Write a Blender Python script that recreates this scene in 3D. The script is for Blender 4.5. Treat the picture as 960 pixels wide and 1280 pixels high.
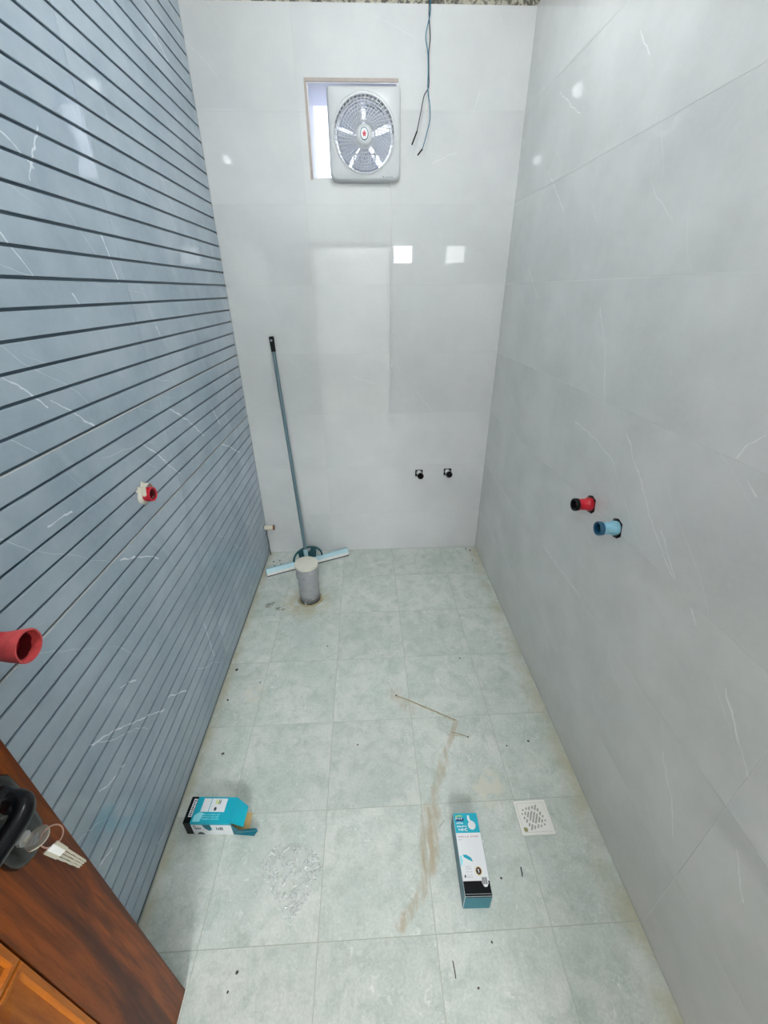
import bpy, bmesh, math, random
from mathutils import Vector, Matrix, noise
random.seed(7)
for o in list(bpy.data.objects): bpy.data.objects.remove(o)
SC = bpy.context.scene
COL = SC.collection
PI = math.pi

# ------------------------------------------------------------------ camera, world, exposure
cd = bpy.data.cameras.new('camera'); cam = bpy.data.objects.new('camera', cd); COL.objects.link(cam)
cd.sensor_fit = 'AUTO'; cd.sensor_width = 36.0; cd.lens = 14.382; cd.clip_start = 0.01; cd.clip_end = 200
_r = ((0.998917, -0.04587, -0.007815), (0.028699, 0.475145, 0.879439), (0.036626, 0.878711, -0.475947))
m = Matrix.Identity(4)
for i in range(3):
    m[i][0] = _r[0][i]; m[i][1] = _r[1][i]; m[i][2] = -_r[2][i]
m.translation = (0.7138, 0.0, 1.6451)
cam.matrix_world = m
SC.camera = cam

world = bpy.data.worlds.new('world'); SC.world = world; world.use_nodes = True
_bg = world.node_tree.nodes['Background']
_wt = world.node_tree                          # bright overcast sky above the horizon, duller ground below it
_tc = _wt.nodes.new('ShaderNodeTexCoord'); _sx = _wt.nodes.new('ShaderNodeSeparateXYZ'); _mr = _wt.nodes.new('ShaderNodeMapRange'); _mx = _wt.nodes.new('ShaderNodeMix')
_mx.data_type = 'RGBA'; _mr.inputs[1].default_value = -0.04; _mr.inputs[2].default_value = 0.04
_mx.inputs[6].default_value = (0.40, 0.44, 0.58, 1); _mx.inputs[7].default_value = (0.82, 0.88, 1.0, 1)
_wt.links.new(_tc.outputs['Generated'], _sx.inputs[0]); _wt.links.new(_sx.outputs[2], _mr.inputs[0]); _wt.links.new(_mr.outputs[0], _mx.inputs[0]); _wt.links.new(_mx.outputs[2], _bg.inputs[0])
_bg.inputs[1].default_value = 2.3

vs = SC.view_settings
vs.view_transform = 'Standard'; vs.look = 'None'; vs.gamma = 1.0; vs.use_curve_mapping = False
vs.exposure = 0.0
BULB_MAIN = 335.0      # ceiling bulb over the room
BULB_DOOR = 560.0      # ceiling bulb over the doorway
WALL_LAMP = 15.0
HALL_FILL = 72.0  # strength of the added fill light in the unseen hall

# ------------------------------------------------------------------ room dimensions (metres)
D, W, TOP, CEIL = 2.477, 1.478, 2.688, 2.89
YF = -0.50
JZ = [0.0, 0.300, 0.643, 0.987, 1.330, 1.671, 2.014, 2.351, TOP]

# ------------------------------------------------------------------ node helper
class NT:
    def __init__(s, name):
        s.mat = bpy.data.materials.new(name); s.mat.use_nodes = True
        s.t = s.mat.node_tree; s.b = s.t.nodes['Principled BSDF']; s.out = s.t.nodes['Material Output']
    def n(s, typ, **kw):
        x = s.t.nodes.new(typ)
        for k, v in kw.items(): setattr(x, k, v)
        return x
    def put(s, sock, v):
        if isinstance(v, bpy.types.NodeSocket): s.t.links.new(v, sock)
        elif isinstance(v, (tuple, list)) and len(v) == 3 and sock.type == 'RGBA': sock.default_value = (*v, 1)
        else: sock.default_value = v
    def m(s, op, a, b=0.0, c=0.0, clamp=False):
        x = s.n('ShaderNodeMath', operation=op, use_clamp=clamp)
        s.put(x.inputs[0], a); s.put(x.inputs[1], b)
        if len(x.inputs) > 2: s.put(x.inputs[2], c)
        return x.outputs[0]
    def v(s, op, a, b=(0, 0, 0)):
        x = s.n('ShaderNodeVectorMath', operation=op)
        s.put(x.inputs[0], a)
        if op == 'SCALE': s.put(x.inputs[3], b)
        else: s.put(x.inputs[1], b)
        return x.outputs['Value'] if op in ('DOT_PRODUCT', 'LENGTH', 'DISTANCE') else x.outputs[0]
    def pos(s): return s.n('ShaderNodeNewGeometry').outputs['Position']
    def obj(s): return s.n('ShaderNodeTexCoord').outputs['Object']
    def rnd(s): return s.n('ShaderNodeObjectInfo').outputs['Random']
    def sep(s, v):
        x = s.n('ShaderNodeSeparateXYZ'); s.put(x.inputs[0], v); return x.outputs
    def com(s, x, y, z):
        c = s.n('ShaderNodeCombineXYZ'); s.put(c.inputs[0], x); s.put(c.inputs[1], y); s.put(c.inputs[2], z); return c.outputs[0]
    def noise(s, v, scale=5.0, detail=4.0, rough=0.55, dist=0.0, col=False):
        x = s.n('ShaderNodeTexNoise'); s.put(x.inputs['Vector'], v)
        x.inputs['Scale'].default_value = scale; x.inputs['Detail'].default_value = detail
        x.inputs['Roughness'].default_value = rough; x.inputs['Distortion'].default_value = dist
        return x.outputs[1] if col else x.outputs[0]
    def ramp(s, f, lo, hi, a=0.0, b=1.0):
        x = s.n('ShaderNodeMapRange', interpolation_type='SMOOTHSTEP')
        s.put(x.inputs[0], f); s.put(x.inputs[1], lo); s.put(x.inputs[2], hi); s.put(x.inputs[3], a); s.put(x.inputs[4], b)
        return x.outputs[0]
    def mix(s, f, a, b):
        x = s.n('ShaderNodeMix', data_type='RGBA')
        s.put(x.inputs[0], f); s.put(x.inputs[6], a); s.put(x.inputs[7], b); return x.outputs[2]
    def bump(s, h, strength=0.2, dist=0.01):
        x = s.n('ShaderNodeBump'); s.put(x.inputs['Height'], h)
        x.inputs['Strength'].default_value = strength; x.inputs['Distance'].default_value = dist
        s.t.links.new(x.outputs[0], s.b.inputs['Normal'])
    def set(s, color=None, rough=None, metal=None, spec=None, coat=None, emit=None, estr=None, alpha=None, trans=None, ior=None):
        for k, v in (('Base Color', color), ('Roughness', rough), ('Metallic', metal), ('Specular IOR Level', spec), ('Coat Weight', coat),
                     ('Emission Color', emit), ('Emission Strength', estr), ('Alpha', alpha), ('Transmission Weight', trans), ('IOR', ior)):
            if v is not None: s.put(s.b.inputs[k], v)
        return s.mat

def lin(r, g, b):
    f = lambda c: c / 12.92 if c <= 0.04045 else ((c + 0.055) / 1.055) ** 2.4
    return (f(r / 255), f(g / 255), f(b / 255))

def flat(name, col, rough=0.5, metal=0.0, spec=0.5, var=0.06, scale=30.0):
    """plain material with a faint procedural mottling"""
    t = NT(name)
    n_ = t.noise(t.obj(), scale, 3)
    d = tuple(c * (1 - var) for c in col); l = tuple(min(1, c * (1 + var)) for c in col)
    return t.set(color=t.mix(n_, d, l), rough=rough, metal=metal, spec=spec)

VR = [[(1.136,1.269),(0.983,1.139),(0.879,1.049),(0.792,0.994)],[(0.888,1.086),(0.788,0.998)],[(1.493,0.648),(1.309,0.648),(1.139,0.655)],[(1.443,1.22),(1.254,1.197),(1.151,1.165)],[(0.718,0.971),(0.69,0.941)],[(0.724,1.306),(0.691,1.279)],[(0.764,1.335),(0.752,1.366),(0.725,1.394)],[(2.075,2.298),(1.856,2.175)],[(2.081,2.063),(1.855,1.899)],[(1.547,2.251),(1.471,2.181)],[(2.707,2.451),(2.439,2.236)],[(1.283,1.32),(1.353,1.468),(1.442,1.59)],[(0.567,0.877),(0.448,0.76)],[(0.623,0.553),(0.556,0.489),(0.498,0.397)],[(0.391,0.585),(0.335,0.508)],[(2.16,1.731),(1.988,1.613)]]
VL = [[(0.973,1.434),(1.024,1.392),(1.096,1.33)],[(0.865,1.504),(0.916,1.462),(0.955,1.422)],[(0.995,0.975),(1.084,0.925),(1.178,0.856)],[(0.664,0.645),(0.782,0.549),(0.938,0.396)],[(0.974,0.411),(1.085,0.307)],[(0.617,0.518),(0.66,0.489),(0.715,0.468)],[(1.115,1.934),(1.151,1.914),(1.18,1.891)],[(1.174,1.645),(1.197,1.618)],[(1.154,1.863),(1.196,1.918),(1.247,1.971)],[(1.29,1.219),(1.384,1.128),(1.472,1.039)],[(1.511,1.279),(1.651,1.195),(1.772,1.09)],[(1.94,0.996),(2.046,0.951),(2.213,0.851)],[(1.576,1.543),(1.588,1.511)],[(0.508,0.361),(0.538,0.35),(0.569,0.337)],[(0.816,1.187),(0.899,1.183)],[(1.01,1.753),(1.034,1.721),(1.063,1.671)],[(2.079,2.461),(2.22,2.422)],[(1.384,1.792),(1.401,1.718),(1.414,1.668)],[(1.336,0.406),(1.345,0.205)],[(0.81,0.668),(0.874,0.622)],[(1.934,1.172),(1.994,1.079)]]
VB = [[(1.015,1.111),(1.132,0.979)],[(0.638,1.209),(0.777,1.162)],[(1.171,2.215),(1.059,2.171)],[(1.263,2.422),(1.24,2.355)]]
def veins(t, u, w, ang, freq, width, seed, mlo, mhi, wander=0.7):
    """thin, nearly straight marble veins at angle ang in the (u, w) plane, broken into short runs"""
    ca, sa = math.cos(ang), math.sin(ang)
    a = t.m('ADD', t.m('MULTIPLY', u, ca), t.m('MULTIPLY', w, sa))
    b = t.m('ADD', t.m('MULTIPLY', u, -sa), t.m('MULTIPLY', w, ca))
    wd = t.m('MULTIPLY', t.noise(t.com(a, b, seed), 3.0, 1.0), wander)
    fn_ = t.m('MULTIPLY', t.noise(t.com(a, b, seed + 3), 28.0, 2.0), 0.07)
    f = t.m('ADD', t.m('MULTIPLY', b, freq), t.m('ADD', wd, fn_))
    r = t.m('ABSOLUTE', t.m('SUBTRACT', t.m('FRACT', f), 0.5))
    line = t.ramp(r, 0.0, width * freq, 1.0, 0.0)
    msk = t.ramp(t.noise(t.com(t.m('MULTIPLY', a, 0.55), b, seed + 9.1), 5.5, 1.0), mlo, mhi)
    return t.m('MULTIPLY', line, msk)

def drawn_veins(t, u, z, polys, width):
    """individual veins that run through given (u, z) points"""
    p = t.com(u, z, 0.0)
    wob = t.v('SCALE', t.v('SUBTRACT', t.noise(p, 22, 2, col=True), (0.5, 0.5, 0.5)), 0.022)
    p = t.v('MULTIPLY', t.v('ADD', p, wob), (1, 1, 0))
    wn_ = t.ramp(t.noise(p, 30, 2), 0.3, 0.7, width * 0.45, width * 1.3)
    tot = None
    for poly in polys:
        for q0, q1 in zip(poly, poly[1:]):
            A = Vector((*q0, 0)); d = Vector((*q1, 0)) - A
            h = t.m('MULTIPLY', t.v('DOT_PRODUCT', t.v('SUBTRACT', p, tuple(A)), tuple(d)), 1 / d.length_squared, clamp=True)
            ds = t.v('DISTANCE', p, t.v('ADD', t.v('SCALE', tuple(d), h), tuple(A)))
            tot = ds if tot is None else t.m('MINIMUM', tot, ds)
    return t.ramp(tot, 0.0, wn_, 1.0, 0.0)

def marble(name, plane, base, dark, light, vein, ang, veinamt, rough=0.045, seed=1.0, bx=0.0, polys=(), pw=0.004, period=20.0):
    t = NT(name)
    P = t.sep(t.pos())
    u = P[1] if plane == 'x' else P[0]
    z = P[2]
    row = t.m('FLOOR', t.m('DIVIDE', t.m('ADD', z, 0.043), 0.3435))
    colm = t.m('FLOOR', t.m('DIVIDE', t.m('SUBTRACT', u, bx), period))
    off = t.m('MULTIPLY', t.m('SINE', t.m('ADD', t.m('MULTIPLY', row, 12.9), t.m('MULTIPLY', colm, 5.3))), 7.7)
    uu = t.m('ADD', u, off)
    p = t.com(uu, z, seed)
    cl = t.noise(p, 3.2, 5, 0.6)
    fine = t.noise(p, 60, 3, 0.6)
    c = t.mix(t.ramp(cl, 0.3, 0.7), dark, light)
    c = t.mix(t.m('MULTIPLY', t.ramp(fine, 0.35, 0.7), 0.35), c, base)
    v1 = veins(t, uu, z, ang, 5.5, 0.0016, seed, 0.54, 0.70)
    v2 = veins(t, uu, z, ang + 0.5, 8.0, 0.0012, seed + 4.4, 0.56, 0.72, 1.2)
    v3 = veins(t, uu, z, ang - 0.3, 4.0, 0.020, seed + 2.2, 0.45, 0.75)
    vv = t.m('ADD', t.m('MULTIPLY', v1, veinamt * 0.8), t.m('ADD', t.m('MULTIPLY', v2, veinamt * 0.6), t.m('MULTIPLY', v3, veinamt * 0.13)), clamp=True)
    vv = t.m('MAXIMUM', vv, t.m('MULTIPLY', drawn_veins(t, u, z, polys, pw), min(1.0, veinamt * 1.15)))
    c = t.mix(vv, c, vein)
    tone = t.m('ADD', 0.99, t.m('MULTIPLY', t.m('SINE', t.m('ADD', t.m('MULTIPLY', row, 3.7), colm)), 0.01))
    c = t.v('SCALE', c, tone)
    wav = t.noise(t.com(u, z, 3.3), 1.6, 1.0)
    t.bump(wav, 0.012, 0.02)
    return t.set(color=c, rough=rough, spec=0.5, ior=1.62)

M = {}
M['tile_back'] = marble('grey_marble_tile_back', 'y', lin(218, 219, 220), lin(213, 214, 215), lin(223, 224, 224), lin(240, 241, 241), 2.3, 0.62, 0.022, 1.0, 0.45, VB, 0.003)
M['tile_right'] = marble('grey_marble_tile_right', 'x', lin(213, 215, 214), lin(204, 206, 205), lin(219, 220, 219), lin(240, 242, 241), 0.72, 0.72, 0.020, 5.0, 0.446, VR, 0.0026)
M['tile_left'] = marble('blue_grey_marble_tile', 'x', lin(167, 183, 196), lin(152, 170, 184), lin(178, 192, 204), lin(225, 235, 240), 2.35, 0.92, 0.045, 11.0, 0.44, VL, 0.0036, 1.015)
M['grout'] = flat('pale_grout', lin(206, 208, 206), 0.8)
M['grout_floor'] = flat('floor_grout', lin(182, 186, 174), 0.85)
M['groove_shade'] = flat('blue_grey_groove_shade', lin(54, 78, 92), 0.4)  # tile colour darkened to paint shade into the grooves between strips

def rough_plaster():
    t = NT('rough_cement_plaster')
    p = t.pos()
    a = t.noise(p, 42, 5, 0.7); b = t.noise(p, 9, 3)
    c = t.mix(t.ramp(a, 0.42, 0.56), lin(88, 84, 72), lin(214, 210, 192))
    c = t.mix(t.m('MULTIPLY', b, 0.4), c, lin(170, 168, 160))
    t.bump(a, 0.9, 0.02)
    return t.set(color=c, rough=0.9)
M['plaster'] = rough_plaster()
M['white_paint'] = flat('white_wall_paint', lin(236, 236, 232), 0.7, var=0.02, scale=4)
M['ceiling'] = flat('white_ceiling_paint', lin(238, 238, 236), 0.8, var=0.03, scale=3)

STAINS = [  # brown trickle of dirty water on the floor: (x, y) points and widths
    ((0.815, 1.255), (1.065, 1.115), 0.006, 0.75), ((1.065, 1.115), (0.985, 0.96), 0.016, 0.5),
    ((1.02, 1.06), (1.075, 1.05), 0.006, 0.6), ((0.985, 0.96), (0.905, 0.78), 0.026, 0.5), ((0.905, 0.78), (0.875, 0.62), 0.040, 0.75),
    ((0.90, 0.70), (0.835, 0.54), 0.020, 0.55), ((0.845, 0.56), (0.775, 0.475), 0.024, 0.6), ((0.80, 1.27), (0.87, 1.18), 0.045, 0.3)]
def floor_mat():
    t = NT('pale_green_stone_floor_tile')
    p = t.pos(); P = t.sep(p)
    tx = t.m('FLOOR', t.m('DIVIDE', t.m('SUBTRACT', P[0], 0.190), 0.3415)); ty = t.m('FLOOR', t.m('DIVIDE', t.m('SUBTRACT', P[1], 1.4787), 0.3415))
    q = t.v('ADD', p, t.com(t.m('MULTIPLY', tx, 3.1), t.m('MULTIPLY', ty, 7.7), 0.0))
    big = t.noise(q, 4.5, 4, 0.6); mid = t.noise(q, 15, 5, 0.65, 0.6); fine = t.noise(p, 85, 4, 0.65)
    c = t.mix(t.ramp(big, 0.32, 0.68), lin(202, 211, 204), lin(224, 227, 221))
    c = t.mix(t.m('MULTIPLY', t.ramp(mid, 0.42, 0.72), 0.75), c, lin(184, 197, 187))
    c = t.mix(t.m('MULTIPLY', t.ramp(fine, 0.5, 0.72), 0.45), c, lin(222, 226, 220))
    sc_ = t.m('MULTIPLY', t.ramp(t.noise(q, 38, 6, 0.75, 1.5), 0.54, 0.66), t.ramp(t.noise(q, 5, 3), 0.40, 0.62))
    c = t.mix(t.m('MULTIPLY', sc_, 0.8), c, lin(240, 242, 238))
    fs = t.ramp(t.noise(p, 130, 5, 0.75), 0.40, 0.62)
    c = t.v('SCALE', c, t.m('ADD', 0.93, t.m('MULTIPLY', fs, 0.11)))
    gb = t.ramp(t.noise(t.v('ADD', q, (4, 7, 1)), 24, 5, 0.7, 0.5), 0.50, 0.68)
    c = t.mix(t.m('MULTIPLY', gb, 0.35), c, lin(180, 188, 179))
    # dried cement haze
    hz = t.m('MULTIPLY', t.ramp(t.noise(p, 2.3, 3), 0.48, 0.68), t.ramp(t.noise(p, 26, 5, 0.7, 1.0), 0.45, 0.66))
    c = t.mix(t.m('MULTIPLY', hz, 0.6), c, lin(226, 228, 222))
    # per tile tone
    tone = t.m('ADD', 0.985, t.m('MULTIPLY', t.m('SINE', t.m('ADD', t.m('MULTIPLY', tx, 5.1), t.m('MULTIPLY', ty, 9.7))), 0.03))
    c = t.v('SCALE', c, tone)
    # yellowed edges along the right and left walls and round the pipe
    ed = t.m('MAXIMUM', t.ramp(P[0], W - 0.10, W - 0.005), t.ramp(P[0], 0.05, 0.0))
    ed = t.m('MULTIPLY', ed, t.ramp(t.noise(p, 7, 4), 0.3, 0.65))
    pr = t.ramp(t.v('DISTANCE', t.com(P[0], P[1], 0.0), (0.325, 1.925, 0.0)), 0.075, 0.19, 1.0, 0.0)
    pr = t.m('MULTIPLY', pr, t.ramp(t.noise(p, 16, 4), 0.35, 0.6))
    c = t.mix(t.m('MULTIPLY', t.m('MAXIMUM', ed, pr), 0.62), c, lin(186, 178, 140))
    # water trickle stain
    wob = t.noise(p, 9, 3, col=True)
    pw = t.v('ADD', t.com(P[0], P[1], 0.0), t.v('SCALE', t.v('SUBTRACT', wob, (0.5, 0.5, 0.5)), 0.035))
    pw = t.v('MULTIPLY', pw, (1, 1, 0))
    tot = None
    for a, b, wd, st in STAINS:
        A = Vector((*a, 0)); B = Vector((*b, 0)); d = B - A; L2 = d.length_squared
        h = t.m('MULTIPLY', t.v('DOT_PRODUCT', t.v('SUBTRACT', pw, tuple(A)), tuple(d)), 1 / L2, clamp=True)
        cp = t.v('ADD', t.v('SCALE', tuple(d), h), tuple(A))
        ms = t.ramp(t.v('DISTANCE', pw, cp), wd * 0.3, wd, st, 0.0)
        tot = ms if tot is None else t.m('MAXIMUM', tot, ms)
    streak = t.ramp(t.noise(t.v('MULTIPLY', p, (60, 9, 1)), 1.0, 3), 0.36, 0.6, 0.25, 1.0)
    c = t.mix(t.m('MULTIPLY', tot, streak), c, lin(176, 158, 122))
    # dark mould spots beside the drain pipe
    for (sx, sy, sr) in ((0.097, 1.908, 0.028), (0.120, 1.93, 0.02), (0.163, 1.884, 0.024), (0.19, 1.875, 0.016)):
        d_ = t.v('DISTANCE', pw, (sx, sy, 0.0))
        c = t.mix(t.m('MULTIPLY', t.ramp(d_, sr * 0.3, sr, 0.8, 0.0), t.ramp(t.noise(p, 70, 3), 0.4, 0.55)), c, lin(92, 78, 44))
    # patch of pale cement
    for (sx, sy, sr) in ((1.13, 0.845, 0.10), (0.16, 1.30, 0.06)):
        d_ = t.v('DISTANCE', pw, (sx, sy, 0.0))
        c = t.mix(t.m('MULTIPLY', t.ramp(d_, sr * 0.4, sr, 0.75, 0.0), t.ramp(t.noise(p, 22, 4), 0.38, 0.6)), c, lin(222, 219, 203))
    t.bump(t.m('ADD', fine, t.m('MULTIPLY', mid, 2.0)), 0.12, 0.004)
    return t.set(color=c, rough=t.ramp(mid, 0.3, 0.7, 0.30, 0.46), spec=0.4)
M['floor_tile'] = floor_mat()

def wood(name, axis='z', a=(62, 18, 0), b=(150, 72, 6), c2=(84, 28, 0)):
    t = NT(name)
    p = t.obj()
    sc = (9.0, 9.0, 0.55) if axis == 'z' else (9.0, 0.55, 9.0)
    g = t.noise(t.v('MULTIPLY', p, sc), 1.6, 6, 0.62, 0.8)
    f = t.noise(t.v('MULTIPLY', p, tuple(k * 9 for k in sc)), 1.5, 4, 0.7)
    col = t.mix(t.ramp(g, 0.38, 0.62), lin(*a), lin(*b))
    col = t.mix(t.m('MULTIPLY', t.ramp(f, 0.4, 0.7), 0.55), col, lin(*c2))
    t.bump(f, 0.08, 0.002)
    return t.set(color=col, rough=0.42, spec=0.22)
M['wood'] = wood('brown_wood_veneer')
M['wood_rail'] = wood('brown_wood_veneer_rail', 'y')
M['wood_lit'] = wood('lit_brown_wood_veneer', 'z', (134, 66, 8), (190, 108, 28), (146, 72, 12))  # door panels: light caught by their bevels is put into the veneer colour
M['fan_white'] = flat('white_fan_plastic', lin(212, 214, 216), 0.28, var=0.01)
M['fan_blade'] = flat('pale_fan_blade_plastic', lin(198, 204, 226), 0.3, var=0.02)
M['fan_grey'] = flat('grey_fan_motor_housing', lin(176, 180, 184), 0.4)
M['black'] = flat('black_plastic', lin(9, 10, 11), 0.4, spec=0.2)
M['black_gloss'] = flat('black_glossy_lacquer', lin(3, 4, 6), 0.2, spec=0.3)
M['hole'] = flat('dark_hole_shade', lin(14, 13, 12), 0.95)  # near-black colour painted in for the shade inside holes
M['red'] = flat('red_pipe_plastic', lin(192, 20, 42), 0.38, var=0.25, scale=60)
M['bore_shade_red'] = flat('shaded_red_pipe_bore', lin(96, 12, 22), 0.6, var=0.3, scale=60)  # pipe red darkened to paint the shade inside the open ends
M['red_pale'] = flat('worn_pink_red_plastic', lin(206, 76, 78), 0.6, var=0.3, scale=90)
M['blue'] = flat('light_blue_plug_plastic', lin(136, 188, 208), 0.4, var=0.35, scale=70)
M['blue_dark'] = flat('deep_blue_plug_rim', lin(16, 74, 104), 0.4)
M['pipe_grey'] = None
def pipe_grey():
    t = NT('grey_pvc_pipe')
    p = t.obj(); P = t.sep(p)
    n_ = t.noise(p, 24, 4); s_ = t.noise(t.v('MULTIPLY', p, (30, 30, 90)), 1.0, 3)
    c = t.mix(n_, lin(140, 143, 146), lin(172, 174, 176))
    c = t.mix(t.m('MULTIPLY', t.ramp(s_, 0.62, 0.72), 0.6), c, lin(108, 108, 108))
    mud = t.m('MULTIPLY', t.ramp(P[2], 0.075, 0.0), t.ramp(t.noise(p, 34, 4), 0.38, 0.48))
    c = t.mix(mud, c, lin(38, 30, 20))
    return t.set(color=c, rough=0.55)
M['pipe_grey'] = pipe_grey()
M['cap'] = flat('off_white_cement_cap', lin(224, 222, 208), 0.8, var=0.08, scale=25)
M['mud'] = flat('dried_mud', lin(178, 168, 134), 0.9, var=0.3, scale=50)
M['bone'] = flat('dirty_ivory_plastic', lin(214, 208, 190), 0.5, var=0.15, scale=60)
M['rust'] = flat('rusty_rim', lin(140, 78, 50), 0.8, var=0.3, scale=80)
M['white_plastic'] = flat('white_plastic', lin(235, 235, 232), 0.35, var=0.02)
M['steel'] = flat('dull_grey_steel', lin(168, 170, 172), 0.32, metal=0.9)
M['nickel'] = flat('nickel_key_metal', lin(206, 198, 184), 0.3, metal=0.85)
M['brass'] = flat('brass_metal', lin(176, 168, 120), 0.35, metal=0.8)
M['copper'] = flat('copper_ring_metal', lin(202, 168, 152), 0.28, metal=0.9)
M['pole'] = flat('grey_teal_painted_pole', lin(96, 120, 130), 0.28, spec=0.7, var=0.1)
M['teal_dark'] = flat('dark_teal_plastic', lin(18, 78, 88), 0.35)
M['ice_blue'] = flat('ice_blue_plastic', lin(186, 220, 228), 0.35)
M['rubber'] = flat('grey_rubber', lin(70, 74, 74), 0.7)
M['teal'] = flat('teal_printed_card', lin(8, 172, 194), 0.38, var=0.05)
M['teal_deep'] = flat('deep_teal_printed_card', lin(4, 106, 124), 0.38, var=0.06)
M['card_white'] = flat('white_printed_card', lin(236, 238, 240), 0.38, var=0.02)
M['card_black'] = flat('black_printed_card', lin(8, 11, 14), 0.4, spec=0.15)
M['card_brown'] = flat('raw_brown_card', lin(206, 176, 120), 0.8)
M['ink_grey'] = flat('grey_ink', lin(150, 156, 166), 0.5)
M['ink_dark'] = flat('dark_ink', lin(40, 48, 58), 0.5)
M['ink_pink'] = flat('pale_red_ink', lin(196, 150, 160), 0.5)
M['ink_lime'] = flat('lime_yellow_ink', lin(214, 224, 40), 0.5)
M['ink_navy'] = flat('navy_ink', lin(18, 66, 120), 0.5)
M['ink_light'] = flat('light_blue_ink', lin(150, 226, 236), 0.5)
M['ink_brown'] = flat('dark_brown_badge_ink', lin(48, 34, 26), 0.5)
M['ink_gold'] = flat('gold_badge_ink', lin(212, 180, 120), 0.5)
M['red_mark'] = flat('crimson_emblem_ink', lin(206, 20, 60), 0.4)
M['teal_ring'] = flat('dark_teal_emblem_ring', lin(10, 74, 96), 0.4)
M['blue_wire'] = flat('blue_wire_insulation', lin(44, 120, 146), 0.45)
M['dark_wire'] = flat('dark_wire_insulation', lin(44, 50, 60), 0.45)
M['pink_mortar'] = flat('pinkish_raw_mortar_edge', lin(186, 174, 168), 0.9, var=0.15, scale=45)
M['reveal'] = flat('white_window_reveal_plaster', lin(238, 239, 244), 0.55, var=0.03, scale=14)
M['drain_white'] = flat('cream_white_drain_plastic', lin(250, 249, 242), 0.35, var=0.03)
M['debris'] = flat('dark_debris', lin(74, 72, 66), 0.8)
M['twig'] = flat('brown_straw', lin(158, 138, 100), 0.85)
def emit(name, col, st):
    t = NT(name)
    return t.set(color=(0.9, 0.9, 0.9), rough=0.4, emit=col, estr=st)
M['bulb_main'] = emit('glowing_bulb_glass', (0.95, 0.985, 1.0), BULB_MAIN)
M['bulb_door'] = emit('glowing_bulb_glass_doorway', (0.95, 0.985, 1.0), BULB_DOOR)
M['lamp_panel'] = emit('glowing_lamp_diffuser', (0.97, 0.99, 1.0), WALL_LAMP)
M['hall_fill'] = emit('glowing_hall_fill_panel', (0.96, 0.985, 1.0), HALL_FILL)
def film_mat():
    t = NT('clear_plastic_film')
    n_ = t.noise(t.obj(), 60, 4)
    t.bump(n_, 0.5, 0.01)
    return t.set(color=(0.95, 0.97, 0.97), rough=0.12, alpha=t.ramp(n_, 0.35, 0.7, 0.10, 0.42), spec=0.9)
M['film'] = film_mat()

# ------------------------------------------------------------------ mesh helpers
def link(name, me, mat, parent=None):
    o = bpy.data.objects.new(name, me); COL.objects.link(o)
    if mat is not None and len(me.materials) == 0: me.materials.append(mat)
    if parent is not None: o.parent = parent
    return o
def obj(name, bm, mat, parent=None, smooth=False, bev=0.0, seg=2):
    bmesh.ops.recalc_face_normals(bm, faces=bm.faces)
    me = bpy.data.meshes.new(name); bm.to_mesh(me); bm.free()
    if smooth:
        for p in me.polygons: p.use_smooth = True
    o = link(name, me, mat, parent)
    if bev > 0:
        md = o.modifiers.new('bevel', 'BEVEL'); md.width = bev; md.segments = seg; md.limit_method = 'ANGLE'
    if smooth and smooth != 'all':
        md = o.modifiers.new('split', 'EDGE_SPLIT'); md.split_angle = math.radians(38)
    return o
def thing(name, label, cat, loc=(0, 0, 0), rz=0.0, group=None):
    o = bpy.data.objects.new(name, None); COL.objects.link(o); o.location = loc; o.rotation_euler = (0, 0, rz); o.empty_display_size = 0.05
    o['label'] = label; o['category'] = cat
    if group: o['group'] = group
    return o
def tag(o, label, cat, group=None):
    o['label'] = label; o['category'] = cat
    if group: o['group'] = group
    return o
def struct(o, label=None, cat=None):
    o['kind'] = 'structure'
    if label: o['label'] = label
    if cat: o['category'] = cat
    return o
def box(bm, x0, x1, y0, y1, z0, z1):
    v = [bm.verts.new(p) for p in ((x0, y0, z0), (x1, y0, z0), (x1, y1, z0), (x0, y1, z0), (x0, y0, z1), (x1, y0, z1), (x1, y1, z1), (x0, y1, z1))]
    for f in ((0, 3, 2, 1), (4, 5, 6, 7), (0, 1, 5, 4), (1, 2, 6, 5), (2, 3, 7, 6), (3, 0, 4, 7)): bm.faces.new([v[i] for i in f])
    return bm
def B(x0, x1, y0, y1, z0, z1): return box(bmesh.new(), x0, x1, y0, y1, z0, z1)
def frame_axes(d):
    d = Vector(d).normalized(); a = Vector((0, 0, 1)) if abs(d.z) < 0.9 else Vector((1, 0, 0))
    u = d.cross(a).normalized(); return d, u, d.cross(u).normalized()
def lathe(bm, origin, axis, prof, n=32, cap0=True, cap1=True, wob=0.0):
    """prof: list of (distance along axis, radius)"""
    o = Vector(origin); d, u, w = frame_axes(axis); rings = []
    for (h, r) in prof:
        ring = []
        for i in range(n):
            a = 2 * PI * i / n
            rr = r * (1 + wob * noise.noise(Vector((math.cos(a) * 2, math.sin(a) * 2, h * 30))))
            ring.append(bm.verts.new(o + d * h + (u * math.cos(a) + w * math.sin(a)) * rr))
        rings.append(ring)
    for a, b in zip(rings, rings[1:]):
        for i in range(n): bm.faces.new((a[i], a[(i + 1) % n], b[(i + 1) % n], b[i]))
    if cap0: bm.faces.new(rings[0][::-1])
    if cap1: bm.faces.new(rings[-1])
    return bm
def LA(origin, axis, prof, **k): return lathe(bmesh.new(), origin, axis, prof, **k)
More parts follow.
